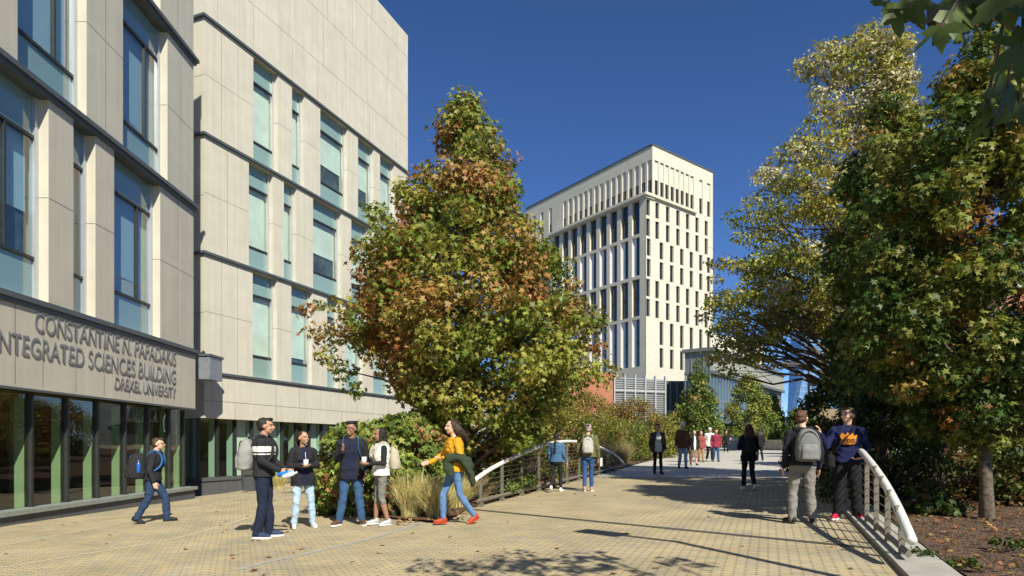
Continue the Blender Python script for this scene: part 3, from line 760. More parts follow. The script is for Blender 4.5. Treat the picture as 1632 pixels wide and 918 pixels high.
mb.m = 1; mb.box(Frame((0, 0, 0), (1, 0)), P(298, 600, 23.6).x, P(336.5, 600, 23.6).x, -24.65, -23.55, 4.701, 4.78)
mkbuild(mb, 'entrance_canopy', [mat('canopy_metal', (.30, .33, .37), .4, .5), METAL_D], b2)

# ------------------------------------------------------------------ tower
CREAM = stone_mat('cream_stone_cladding', (.60, .56, .46), (.56, .52, .42), 1.5, .55, .03, .9)
CREAM_W = mat('white_reveal', (.66, .66, .64), .6, var=.03)
TGL = glass_mat('tower_glass', (.10, .13, .14)); TDK = mat('tower_room', (.04, .045, .05), .8)
TB = mat('tower_blind', (.16, .18, .18), .7); BRONZE = mat('bronze_panel', (.25, .19, .10), .6)
CR = Vector((23.7, 108, 0)); FR = Frame(CR, (.779, .627)); FL_u = (-.575, .818)
UR = 17.5; UL = 36.0
FLb = Frame(CR, (-FL_u[0], -FL_u[1]))          # u decreasing away; outward normal to the left/front
FLb.o = CR
def l_px(px, d=0): return FLb.u_at_px(px, d)
tower = empty('tower_building', CR, 0, 'tall cream stone tower with rows of narrow windows, standing beyond the trees', 'building')
LP = 1.7                                         # the lower bays stand forward of the upper left face
zC = FR.z_at(1041, 316); zTop = FR.z_at(1041, 232); zBot = 11.2
# right face
rowsA = [(1047.6, 323, 348.4, 'A'), (1047.6, 353.3, 380.8, 'A'), (1054.5, 386.7, 413.5, 'B'), (1054.5, 418.3, 445.8, 'B'), (1047.6, 448, 475.5, 'A'), (1047.6, 479.6, 507, 'A'), (1054.5, 513, 550, 'C'), (1054.5, 555, 586, 'C')]
cols = {'A': [1033, 1047.6, 1064.3, 1080.6, 1096, 1111, 1125.7], 'B': [1034, 1054.3, 1070.7, 1086.7, 1102, 1117, 1129.5]}; cols['C'] = cols['B'][1:]
holes = []
ww = 1.02
for (px, ya, yb, s) in rowsA:
    for c in cols[s]:
        u = FR.u_at_px(c); holes.append((u-ww/2, u+ww/2, FR.z_at(px, yb), FR.z_at(px, ya)))
top_cols = [1046.7, 1055.3, 1063.3, 1071.8, 1079.8, 1087.6, 1095.5, 1103.1, 1117.2, 1129.6]
zt0, zt1, zt2 = FR.z_at(1046.7, 314), FR.z_at(1046.7, 286.7), FR.z_at(1046.7, 256)
tops = []
for c in top_cols:
    u = FR.u_at_px(c); tops.append((u-ww/2, u+ww/2, zt0, zt2, .35))
mb = MB(); mb.wall(FR, -LP, UR, zBot, zC, holes, 0, .35); mb.wall(FR, 0, UR, zC+.001, zTop, tops, 0, .35)
mkbuild(mb, 'wall', CREAM, tower)
def tower_window(F, a, b, z0, z1, d=-.33):
    mb = MB(); mb.m = 0; mb.box(F, a, b, d-.3, d-.12, z0, z1); mb.m = 1
    mb.box(F, a, a+.07, d-.05, d+.04, z0, z1); mb.box(F, b-.07, b, d-.05, d+.04, z0, z1); mb.box(F, a+.07, b-.07, d-.05, d+.04, z1-.07, z1); mb.box(F, a+.07, b-.07, d-.05, d+.04, z0, z0+.07)
    mb.box(F, a+.07, b-.07, d-.05, d+.03, z0+.7, z0+.76); mb.m = 2
    mb.face([F.p(a+.07, d-.02, z0+.07), F.p(b-.07, d-.02, z0+.07), F.p(b-.07, d-.02, z1-.07), F.p(a+.07, d-.02, z1-.07)])
    mb.m = 3; mb.box(F, a+.08, b-.3, d-.1, d-.08, z0 + (z1-z0)*random.choice([.2, .5, .3, .7]), z1-.08)
    return mkbuild(mb, 'window', [TDK, MUL, TGL, TB], tower)
for h in holes: tower_window(FR, *h[:4])
for h in tops:
    tower_window(FR, h[0], h[1], zt0, zt1)
    mb = MB(); mb.box(FR, h[0], h[1], -.5, -.18, zt1+.002, zt2-.25); mkbuild(mb, 'recessed_panel', CREAM, tower)
    mb = MB(); mb.box(FR, h[0]+.01, h[1]-.01, -.5, -.3, zt2-.249, zt2-.002); mkbuild(mb, 'slot', TDK, tower)
# left face, upper
tl = [900, 908.5, 916.6, 924.8, 933, 941, 950, 958.7, 967.8, 977, 986, 995, 1004.7, 1014.7, 1025, 1035]
tl3 = [851.5, 863.8, 877.3]
lt = [(l_px(c)-.5, l_px(c)+.5, zt0, zt2, .4) for c in tl + tl3]
mb = MB(); mb.wall(FLb, -UL, 0, zC+.3, zTop, lt, 0, .4)
mb.wall(FLb, -UL, l_px(880), zBot, zC+.3, [(l_px(877.3)-.5, l_px(877.3)+.5, zC-6, zC-2)], 0, .3)
mkbuild(mb, 'wall', CREAM, tower)
for h in lt:
    tower_window(FLb, h[0], h[1], zt0, zt1)
    mb = MB(); mb.box(FLb, h[0], h[1], -.5, -.18, zt1+.002, zt2-.05); mkbuild(mb, 'recessed_panel', CREAM, tower)
# left face, lower bays
ledges = [(FLb.z_at(1011, 320, LP), FLb.z_at(1011, 375, LP)), (FLb.z_at(1011, 380, LP), FLb.z_at(1011, 441, LP)), (FLb.z_at(1011, 446, LP), FLb.z_at(1011, 505, LP)), (FLb.z_at(1011, 510, LP), FLb.z_at(1011, 585, LP))]
bays = []
bc = [885.5, 899.5, 913.4, 928, 943.4, 959.6, 976, 993.6, 1011.5]
mb = MB(); hs = []
for r_, (zh, zl) in enumerate(ledges):
    for k, c in enumerate(bc):
        u = FLb.u_at_px(c, LP); hs.append((u-.65, u+1.15, zl, zh))
UB = FLb.u_at_px(877, LP)
mb.wall(FLb, UB, 0, zBot, zC, [(a, b, c, e, .5) for a, b, c, e in hs], LP, .5)
mb.box(FLb, UB-.02, UB, -.3, LP-.001, zBot, zC)
mkbuild(mb, 'bay_frame', CREAM, tower)
for j, h in enumerate(hs):
    a, b, c, e = h; r_ = j // len(bc); w = b - a; dg = LP - .48
    mb = MB(); mb.m = 0
    ga, gb = (a+.02, b-.5) if r_ % 2 == 0 else (b-1.15, b-.02)
    if r_ % 2 == 0:   # splayed white reveal on the right side
        mb.m = 2; mb.face([FLb.p(gb, dg, c), FLb.p(b-.01, LP-.1, c), FLb.p(b-.01, LP-.1, e), FLb.p(gb, dg, e)]); mb.face([FLb.p(b-.01, LP-.1, c), FLb.p(gb, dg, c), FLb.p(b-.01, dg, c)])
        mb.m = 3; mb.box(FLb, a+.003, a+.22, dg-.1, dg+.12, c, e)
    else:             # splayed white panel on the left side
        mb.m = 2; mb.face([FLb.p(a+.01, LP-.15, c), FLb.p(ga, dg, c), FLb.p(ga, dg, e), FLb.p(a+.01, LP-.15, e)])
    mb.m = 0; mb.box(FLb, ga, gb, dg-.3, dg-.12, c, e)
    mb.m = 1; mb.box(FLb, ga, gb, dg-.1, dg+.02, (c+e)/2-.25, (c+e)/2+.25)
    mb.m = 4; mb.face([FLb.p(ga, dg-.01, c), FLb.p(gb, dg-.01, c), FLb.p(gb, dg-.01, e), FLb.p(ga, dg-.01, e)])
    mkbuild(mb, 'bay_window', [TDK, MUL, CREAM_W, BRONZE, TGL], tower)
mb = MB(); mb.box(FLb, UB-.3, .55, -.2, LP+.55, zC+.002, zC+.45); mb.box(FR, -LP-.5, FR.u_at_px(1108), -.3, .5, zC+.004, zC+.452); mb.box(FLb, UB-.2, .3, -.2, LP+.3, zC-.3, zC+.001)
mkbuild(mb, 'cornice', CREAM, tower)
def prism(mb, poly, z0, z1):
    n = len(poly)
    for i in range(n):
        a, b = poly[i], poly[(i+1) % n]; mb.face([(a.x, a.y, z0), (b.x, b.y, z0), (b.x, b.y, z1), (a.x, a.y, z1)], [(0, z0), ((b-a).length, z0), ((b-a).length, z1), (0, z1)])
    mb.face([(p.x, p.y, z1) for p in poly]); mb.face([(p.x, p.y, z0) for p in poly[::-1]])
def tpoly(l, r, f, bk=0):
    A = FLb.p(-UL + .05, -l, 0); B = FLb.p(0, -l, 0) + FR.n * -f; C = FR.p(UR - r, -f, 0); D = C + (A - B); return [A, B, C, D]
mb = MB(); prism(mb, tpoly(.75, .02, .65), zBot-.3, zTop-.1)
mb.box(FR, UR-.03, UR-.005, -30, -.01, zBot, zTop-.02); mb.box(FR, -LP+.02, UR-.02, -3, -.65, zBot-.3, zBot+.02)
mb.m = 1; prism(mb, tpoly(-.12, -.12, -.12), zTop, zTop+.3)
mkbuild(mb, 'core_and_roof', [CREAM, METAL_D], tower)
mb = MB(); prism(mb, tpoly(1.2, .1, .9), -1, zBot-.3); mkbuild(mb, 'base', mat('tower_base_dark', (.05, .06, .06), .4), tower)
# lower cream wing continuing right of the tower
E = FR.p(UR, 0, 0); FW = Frame(E + FR.n * -2.0, (.779, .627)); UW = FW.u_at_px(1219)
wing = empty('tower_annex', FW.o, 0, 'low cream stone block joined to the right foot of the tall tower', 'building')
zW = FW.z_at(1140, 532); hs = []
for k in range(9):
    for z in (zW-5, zW-9.2, zW-13.4): hs.append((1.0 + k*2.9, 1.9 + k*2.9, z, z+3.2))
mb = MB(); mb.wall(FW, .02, UW, 0, zW, [h for h in hs if h[1] < UW-.3], 0, .35); mkbuild(mb, 'wall', CREAM, wing)
mb = MB(); mb.box(FW, .02, UW-.01, -12, -.6, 0, zW-.1); mb.box(FW, UW-.02, UW, -12, -.01, 0, zW-.05); mkbuild(mb, 'core', CREAM, wing)
for h in hs:
    if h[1] < UW-.3:
        mb = MB(); mb.box(FW, h[0], h[1], -.55, -.33, h[2], h[3]); mb.m = 1; mb.face([FW.p(h[0], -.3, h[2]), FW.p(h[1], -.3, h[2]), FW.p(h[1], -.3, h[3]), FW.p(h[0], -.3, h[3])])
        o = mkbuild(mb, 'window', [TDK, TGL], wing)

# ------------------------------------------------------------------ metal-clad podium building in front of the tower
CP = Vector((26.3, 85, 0)); FP = Frame(CP, (.59, .81)); UP = FP.u_at_px(1247); FQ = Frame(CP, (.81, -.59)); UQ = -3.4
PANEL = mat('zinc_panel', (.40, .40, .34), .45, .35, var=.07, scale=.4); PDARK = mat('zinc_edge', (.16, .17, .16), .5, .4)
PGL = glass_mat('podium_glass', (.35, .48, .50), ior=1.6)
pod = empty('podium_building', CP, 0, 'modern low building with ribbed grey metal upper storey and glass front, right of the tower', 'building')
zp1 = FP.z_at(1132, 556); zp0 = FP.z_at(1132, 592); zg0 = FP.z_at(1132, 668)
mb = MB(); mb.box(FP, 0, UP, -3.4, -.1, zp0, zp1-.3)
mkbuild(mb, 'core', PANEL, pod)
mb = MB(); n = 26
for k in range(n):
    u = UP * k / n; mb.box(FP, u+.05, u+.16, -.1, .35, zp0+.1, zp1-.35); mb.face([FP.p(u+.16, .02, zp0+.1), FP.p(u+UP/n+.04, .25, zp0+.1), FP.p(u+UP/n+.04, .25, zp1-.35), FP.p(u+.16, .02, zp1-.35)])
mkbuild(mb, 'ribbed_cladding', PANEL, pod)
mb = MB(); mb.box(FP, -.3, UP+.2, -3.6, .6, zp1-.3, zp1+.15); mb.box(FP, -.1, UP+.1, -3.5, .45, zp0-.3, zp0+.08); mb.box(FQ, -3.7, .2, -2, .5, zp1-.299, zp1+.149)
mkbuild(mb, 'roof_edge', PDARK, pod)
mb = MB(); u16 = UP * .45
mb.m = 0; mb.box(FP, .4, UP-.3, -3.3, -.8, zg0, zp0-.31); mb.box(FQ, -3.3, -.5, -2, -.7, zg0, zp1-.31)
mb.m = 1; mb.face([FP.p(0, 0, zg0), FP.p(u16, 0, zg0), FP.p(u16, 0, zp0-.3), FP.p(0, 0, zp0-.3)]); mb.face([FQ.p(-3.4, 0, zg0), FQ.p(0, 0, zg0), FQ.p(0, 0, zp1-.3), FQ.p(-3.4, 0, zp1-.3)])
mb.face([FP.p(u16, -.4, 0), FP.p(UP-.4, -.4, 0), FP.p(UP-.4, -.4, zp0-.31), FP.p(u16, -.4, zp0-.31)])
mkbuild(mb, 'glazing', [mat('podium_inside', (.22, .26, .27), .7, var=.3, scale=.5), PGL], pod)
mb = MB()
for k in range(15): u = u16 * k / 14; mb.box(FP, u-.04, u+.04, -.05, .10, zg0, zp0-.3)
for k in range(5): u = -3.4 * k / 4; mb.box(FQ, u-.05, u+.05, -.05, .1, zg0, zp1-.3)
for k in range(24): u = u16 + (UP - u16 - .4) * k / 23; mb.box(FP, u-.09, u+.09, -.45, -.1, 0, zp0-.31)
for z in (zg0+.1, zg0 + 2.6): mb.box(FP, 0, u16, -.04, .08, z-.05, z+.05)
mkbuild(mb, 'mullions', mat('podium_mullion', (.30, .32, .31), .4, .5), pod)
mb = MB(); mb.box(FP, 0.1, UP-.5, -3.4, -1.2, -1, zg0-.45); mb.m = 1; mb.box(FP, -.1, u16+.2, -3.5, .2, zg0-.4, zg0-.01)
mkbuild(mb, 'undercroft', [mat('undercroft_dark', (.03, .032, .03), .8), PDARK], pod)
# dark glazed link + louvred screen + brick wall
FLV = Frame(P(978, 600, 78), (.93, .36)); ULV = FLV.u_at_px(1061)
lv = empty('louvre_screen', FLV.o.xy.to_3d(), 0, 'grey ribbed metal louvre screen below the corner of the tower', 'screen')
FLV.o.z = 0; z1 = CZ + 112/FPX*78; z1b = CZ + 88/FPX*78
LVM = mat('louvre_metal', (.38, .39, .38), .45, .4, var=.05)
mb = MB()
for k in range(34):
    z = .6 + (z1 - .7) * k / 34; st_ = .07 if z < z1b else .11; mb.box(FLV, 0, ULV, -.12, .0, z, z+st_)
mkbuild(mb, 'louvres', LVM, lv)
mb = MB(); mb.box(FLV, .02, ULV-.02, -8, -.3, 0, z1-.4); mkbuild(mb, 'back_wall', mat('louvre_back', (.17, .18, .18), .7), lv)
mb = MB()
for k in range(6): u = (ULV - .15) * k / 5; mb.box(FLV, u, u+.15, -.2, .12, 0, z1+.15)
mb.box(FLV, 0, ULV, -.2, .08, z1b-.08, z1b+.08)
mkbuild(mb, 'frame', mat('louvre_frame', (.48, .49, .48), .4, .3), lv)
BRICK = stone_mat('red_brick', (.33, .135, .075), (.27, .105, .06), .22, .075, .008, 1.4)
F9 = Frame(P(925, 600, 74), (.93, .36)); F9.o.z = 0; U9 = F9.u_at_px(977)
mb = MB(); mb.box(F9, -6, U9, -5, 0, 0, CZ + 116/FPX*75); o = mb.build('brick_building', BRICK, origin=F9.o)
tag(o, 'low orange brick block beside the grey louvre screen, behind the shrubs', 'building')
F10 = Frame((0, 99, 0), (1, 0)); mb = MB(); mb.wbox(P(1060, 0, 92).x, P(1150, 0, 92).x, 93.2, 98, 0, 10.8); mb.m = 1
for k in range(8): x = P(1060, 0, 92).x + k * .97; mb.wbox(x, x + .1, 92.9, 93.2, 0, 10.8)
mb.wbox(P(1060, 0, 92).x, P(1150, 0, 92).x, 92.95, 93.19, 6.2, 6.5)
o = mb.build('glass_lobby', [spandrel('lobby_glass', (.05, .08, .075)), MATS['podium_mullion']], origin=(P(1060, 0, 92).x, 93, 0)); tag(o, 'dark glazed lobby under the foot of the cream tower', 'lobby')

# far glass skyscraper
Y = 620
sk = empty('glass_skyscraper', (P(1288, 0, Y).x, Y, 0), 0, 'distant blue glass skyscraper seen between the lamp posts', 'skyscraper')
m_, t_, b_n = nmat('skyscraper_glass'); uvn = t_.nodes.new('ShaderNodeUVMap'); brn = t_.nodes.new('ShaderNodeTexBrick'); brn.offset = 0
for k, v in (('Scale', 1), ('Brick Width', 3.0), ('Row Height', 4.0), ('Mortar Size', .35), ('Bias', 0)): brn.inputs[k].default_value = v
brn.inputs['Color1'].default_value = rgb((.11, .24, .44)); brn.inputs['Color2'].default_value = rgb((.15, .30, .50)); brn.inputs['Mortar'].default_value = rgb((.26, .37, .50))
t_.links.new(uvn.outputs[0], brn.inputs['Vector']); t_.links.new(brn.outputs[0], b_n.inputs['Base Color']); b_n.inputs['Roughness'].default_value = .25; b_n.inputs['Metallic'].default_value = .3
mb = MB()
q = lambda px, py, y=Y: P(px, py, y) - Vector((P(1288, 0, Y).x, Y, 0))
zb = -5
def col2(pb, pt, yb_, yt_):
    b__ = q(pb, 710, yb_); b__.z = zb; t__ = q(pt, 500, yt_); return b__, t__
A = col2(1252, 1262, 640, 640); B = col2(1256, 1284, 600, 612); C_ = col2(1301, 1299, 598, 604); D = col2(1345, 1338, 640, 640); E_ = col2(1300, 1300, 700, 690)
ring = [A, B, C_, D, E_]
for i in range(5):
    a, b = ring[i], ring[(i+1) % 5]; w = (b[0]-a[0]).length; mb.face([a[0], b[0], b[1], a[1]], [(0, 0), (w, 0), (w, 100), (0, 100)])
mb.face([r[1] for r in ring]); mb.build('facade', m_, sk)
mb = MB(); mb.face([r[1] + Vector((0, 0, .2)) for r in ring]); mb.build('roof', METAL_D, sk)

# brick house behind the right-hand trees
F11 = Frame((24.3, 44, 0), (1, -.1)); U11 = 34
bh = empty('brick_house', F11.o, 0, 'red brick building with pale sills, mostly hidden behind the right-hand trees', 'building'); hs = [(2 + k*3.4, 3.6 + k*3.4, z, z+1.9) for k in range(9) for z in (1.4, 5.0, 8.6)]
mb = MB(); mb.wall(F11, 0, U11, -.5, 12, hs, 0, .25); mb.box(F11, 0.01, U11, -4, -.5, -.5, 11.9); mkbuild(mb, 'wall', BRICK, bh)
for h in hs:
    mb = MB(); mb.box(F11, h[0], h[1], -.4, -.24, h[2], h[3]); mb.m = 1; mb.box(F11, h[0]-.1, h[1]+.1, -.2, .08, h[2]-.16, h[2]-.001); mkbuild(mb, 'window', [spandrel('house_glass', (.03, .04, .045)), CONC], bh)
mb = MB(); mb.box(F11, -.2, U11+.2, -4.2, .25, 12.001, 12.5); mkbuild(mb, 'cornice', CONC, bh)

# ------------------------------------------------------------------ railings
STEEL = mat('brushed_steel', (.20, .185, .145), .5, .3, var=.12, scale=15)
RAILW = mat('white_rail', (.74, .74, .70), .35, .1, var=.03)
CABLE = mat('steel_cable', (.35, .33, .28), .4, .8)
def interp(pts, y):
    for a, b in zip(pts, pts[1:]):
        if a[0] <= y <= b[0]: t = (y-a[0])/(b[0]-a[0]); return a[1] + (b[1]-a[1])*t
    return pts[0][1] if y < pts[0][0] else pts[-1][1]
def railing(line, toppts, posts, label, studs, side):
    y0, y1 = toppts[0][0], toppts[-1][0]
    root = empty('railing', (line(y0), y0, hgt(line(y0), y0)), 0, label, 'railing')
    fine = smooth_pts([Vector((line(y), y, z)) for y, z in toppts], 6); fz = [(p.y, p.z) for p in fine]
    def add(mb, name, m, smooth=False): return mkbuild(mb, name, m, root, smooth=smooth)
    mb = MB(); mb.tube(fine, .05, 14); add(mb, 'handrail', RAILW, True)
    zb = lambda y: hgt(line(y), y)
    mb = MB(); ys = frange(y0 + .15, y1 - .1, 14)
    d = Vector((.371, .928, 0)); F = Frame((0, 0, 0), (d.x, d.y))
    for a, b in zip(ys, ys[1:]): mb.tube([(line(a), a, zb(a) + .13), (line(b), b, zb(b) + .13)], .035, 4, ry=1.3)
    add(mb, 'bottom_rail', STEEL)
    for y in posts:
        zt = interp(fz, y) - .04
        Fp = Frame((line(y), y, 0), (d.x, d.y)); mb = MB()
        mb.box(Fp, -.022, .022, -.03, .03, zb(y) - .12, zt); mb.box(Fp, -.045, .045, -.055, .055, zb(y) + .0, zb(y) + .075)
        add(mb, 'post', STEEL)
    for k in range(1, 10):
        h = .13 + .11 * k; pts = []
        for y in frange(y0 + .1, y1 - .1, 60):
            zt = interp(fz, y) - .05
            if zb(y) + h < zt: pts.append((line(y), y, zb(y) + h))
        if len(pts) > 2: mb = MB(); mb.tube(pts, .006, 5); add(mb, 'cable', CABLE)
    for y in studs:
        z = interp(fz, y); mb = MB(); x = line(y) + side * .045; mb.tube([(x, y, z+.02), (x, y, z+.075)], .016, 8); mb.tube([(x-.03, y-.02, z+.075), (x+.03, y+.02, z+.085)], .014, 6)
        add(mb, 'skate_stop', STEEL)
    return root
def on_line(px, py, line0, slope, y0_):
    k = (px - CX) / FPX; Y = (line0 - slope * y0_) / (k - slope); return Y, CZ - (py - HY) / FPX * Y
Lp = [on_line(px, py, -.78, .4, 13.5) for px, py in ((755.7, 765.5), (783, 746.9), (818.4, 729), (857.6, 712.5), (877, 706.7), (908.6, 703.5), (940, 707.5), (958.6, 714), (981, 726), (996, 741))]
railing(railL, Lp, [on_line(px, 0, -.78, .4, 13.5)[0] for px in (766, 800, 831.6, 859, 882.5, 903.7, 923, 940, 955, 969, 981.6, 992)], 'arched white handrail with wire cables on the left of the footbridge', [14.0, 15.0], -1)
Rp = [on_line(px, py, 4.22, .4, 6.9) for px, py in ((1453.4, 862), (1445.7, 843), (1428.8, 805), (1405.5, 762.7), (1378, 725.4))]
yr = Rp[-1][0]; Rp += [(yr + 1.6, 1.44), (yr + 3.4, 1.53), (yr + 5.2, 1.46), (yr + 7, 1.22), (yr + 8.6, .84), (yr + 9.8, .55)]
railing(railR, Rp, [6.99 + .82 * k for k in range(14)], 'arched white handrail with wire cables on the right of the footbridge', [Rp[0][0] + .55, Rp[0][0] + 1.0, Rp[0][0] + 1.5, Rp[0][0] + 2.0], -1)

# ------------------------------------------------------------------ street lamps
LAMP = mat('lamp_black', (.02, .02, .02), .4, .3); LAMPU = mat('lamp_panel', (.34, .28, .17), .6)
def lamp(base, h, rz, arm, label, group=None, head=.7):
    r = empty('street_lamp', base, rz, label, 'street lamp', group); F = Frame((0, 0, 0), (1, 0))
    mb = MB(); mb.tube([(0, 0, -.1), (0, 0, h)], .06, 10); mb.tube([(0, 0, -.1), (0, 0, .35)], .10, 10); mb.build('pole', LAMP, r, True)
    mb = MB(); mb.box(F, -arm, .06, -.04, .04, h-.08, h); mb.build('arm', LAMP, r)
    mb = MB(); mb.box(F, -arm-head, -arm, -.17, .17, h-.09, h+.02); mb.m = 1; mb.box(F, -arm-head+.05, -arm-.05, -.13, .13, h-.1, h-.091); mb.build('lamp_head', [LAMP, LAMPU], r)
    return r
LH = Vector((3.5, 4.62, 4.6))
lamp((LH.x + .85, LH.y - .95, .1), 4.55, math.atan2(-1, .9) , .92, 'black street lamp whose head reaches into the top right corner of the view', head=.75)
g1 = P(1289, 700, 30); lamp((g1.x, g1.y, hgt(g1.x, g1.y)), 6.6, R(180), .3, 'taller black lamp post standing before the distant blue skyscraper', head=.5)
g2 = P(1304.5, 700, 27); lamp((g2.x, g2.y, hgt(g2.x, g2.y)), CZ + 99/FPX*27 - hgt(g2.x, g2.y), R(0), .0, 'shorter black lamp post with its head turned left, beside the brown board', head=.4)
# brown board / kiosk behind the pair on the bridge
kb = P(1302, 0, 17.5); ke = P(1342, 0, 17.5); BR_ = mat('brown_board', (.26, .19, .12), .7, var=.08)
ks_ = empty('notice_board', (kb.x, 17.5, hgt(kb.x, 17.5)), 0, 'plain brown board standing behind the two men at the right rail', 'board')
mb = MB(); w = ke.x - kb.x; F = Frame((0, 0, 0), (1, 0)); mb.box(F, 0, w, -.05, .0, .35, CZ + 58/FPX*17.5 - ks_.location.z); mb.build('panel', BR_, ks_)
mb = MB(); mb.box(F, -.04, .0, -.07, .03, 0, 1.95); mb.box(F, w, w+.04, -.07, .03, 0, 1.95); mb.build('frame', LAMP, ks_)
mb = MB(); mb.box(F, .08, w-.08, .001, .02, 1.15, 1.6); mb.build('notice_sheet', mat('notice_sheet', (.34, .27, .18), .8), ks_)
# litter bin near the wing
p = G(397, 783); bn = empty('litter_bin', (p.x, p.y, p.z), .3, 'dark grey litter bin against the wing, behind the man with the grey backpack', 'bin')
mb = MB(); mb.loft([(0, 0, .04, .24, .22), (0, 0, .8, .27, .25), (0, 0, .84, .29, .27), (0, 0, .92, .22, .2)], 20, 5); mb.build('body', mat('bin_metal', (.06, .065, .07), .5, .3), bn)
mb = MB(); mb.box(F, -.15, .15, .2, .3, .62, .74); mb.build('opening', ROOM, bn)
# planter wall across the plaza
p0, p1 = P(1158, 0, 52), P(1262, 0, 44); pw = empty('planter_wall', (p0.x, p0.y, hgt(p0.x, p0.y)), 0, 'low grey concrete planter wall across the far end of the walkway', 'wall')
d = (p1 - p0).xy; Fw = Frame((0, 0, 0), (d.x, d.y)); mb = MB(); mb.box(Fw, 0, d.length, -.5, 0, -.6, .62); mb.build('wall', CONC_G, pw); mb = MB(); mb.box(Fw, -.05, d.length+.05, -.55, .05, .622, .72); mb.build('coping', CONC, pw)
#PART2
# ------------------------------------------------------------------ trees
def wmix(f): return f
# big sweetgum at the left
TY = 15.5; tb = P(742, 0, TY); tbz = -.25; mpp = TY / FPX
def prof(rows, py0, mpp_, base_z, depth=.95):
    out = []
    for (py, l, r) in rows:
        z = CZ - (py - HY) * mpp_ - base_z; out.append((z, l*mpp_, r*mpp_, (l + r) / 2 * mpp_ * depth))
    return out
rows_ = [(158, 14, 16), (180, 46, 46), (215, 66, 66), (250, 82, 100), (290, 112, 98), (330, 165, 100), (370, 175, 140), (410, 180, 172), (450, 190, 198), (490, 210, 224), (530, 205, 240), (570, 165, 250), (610, 130, 230), (650, 105, 185), (690, 80, 140), (715, 55, 95)]
def w_left(p):   # red, rust, olive, green, yellow-green
    x, y, z = p; n = math.sin(x*1.5 + z*1.0) + math.sin(z*1.9 - x*.9 + 1.0 + y)
    red = max(.04, .30 + .62*n + .15*(-x) + (.35 if 4 < z < 7.6 else -.15)); red = min(red, 1.6)
    return [red, red * .8, .65, 1.1 + .22*max(0, x) + (.8 if z < 3.5 else 0), .55]
PAL_L = [(.33, .150, .045), (.32, .205, .055), (.29, .255, .050), (.165, .205, .032), (.30, .30, .055)]
tree('sweetgum_tree', (tb.x, TY, tbz), 'big sweetgum with mixed green and rusty red leaves before the pale wing',
     prof(rows_, 0, mpp, tbz), nclump=470, crad=(.26, .68), per=118, lsize=.145, palette=PAL_L, weights=w_left, trunk_r=.17, seed=5, limbs=90, crown_base=1.3, inner=.3,
     extra=[(-3.55, -.2, 4.35, .4), (-3.75, -.3, 4.85, .3), (-3.3, -.1, 3.8, .4), (-3.6, .2, 5.1, .22), (-2.9, -.3, 4.5, .45), (-3.0, .2, 3.5, .4), (-2.7, .1, 3.0, .35), (-3.2, .3, 4.3, .35)])
# right foreground sweetgum
RY = 9.9; rb = P(1572, 0, RY); rbz = CZ - 150 * RY / FPX; mr = RY / FPX
rows_r = [(45, 10, 14), (75, 55, 60), (110, 78, 95), (150, 125, 130), (200, 165, 170), (260, 190, 200), (320, 200, 215), (380, 205, 225), (440, 215, 230), (500, 225, 240), (550, 230, 240), (600, 210, 220), (650, 150, 170), (690, 90, 110)]
def w_right(p):
    x, y, z = p; n = math.sin(x*3.1 + z*1.7 + 2) + math.sin(z*2.3 - x*2.1)
    o = max(.03, .12 + .35*n + (.25 if x > .3 else 0)); return [o*.8, o + (.4 if z > 4 else 0), .6 + (.6 if z > 3.8 else 0), 1.5 if z < 4.5 else .8, .45 + (1.0 if z > 4.6 else 0)]
PAL_R = [(.28, .135, .03), (.25, .18, .036), (.17, .185, .032), (.060, .105, .018), (.21, .235, .036)]
tree('sweetgum_tree', (rb.x, RY, rbz), 'dark green sweetgum with a bare grey trunk in the mulch bed at far right', prof(rows_r, 0, mr, rbz, .8), nclump=400, crad=(.26, .44), per=118, lsize=.115,
     palette=PAL_R, weights=w_right, trunk_r=.105, seed=9, limbs=80, crown_base=2.0, inner=.2)
# leafy branch side reaching towards the railing: second sweetgum a little behind
b2_ = P(1395, 0, 13.0)
rows_m = [(150, 10, 20), (200, 45, 90), (260, 70, 120), (330, 85, 150), (400, 90, 170), (470, 85, 180), (530, 90, 180), (590, 85, 170), (640, 75, 150), (690, 60, 120)]
tree('sweetgum_tree', (b2_.x + .5, 13.6, .05), 'slimmer dark sweetgum behind the right railing, left of the far right tree', prof(rows_m, 0, 13.6/FPX, .05, .85), nclump=210, crad=(.28, .48), per=85, lsize=.135,
     palette=PAL_R, weights=lambda p: [.12, .2, .5, 1.8, .3], trunk_r=.12, seed=21, limbs=50, crown_base=1.5, inner=.2)
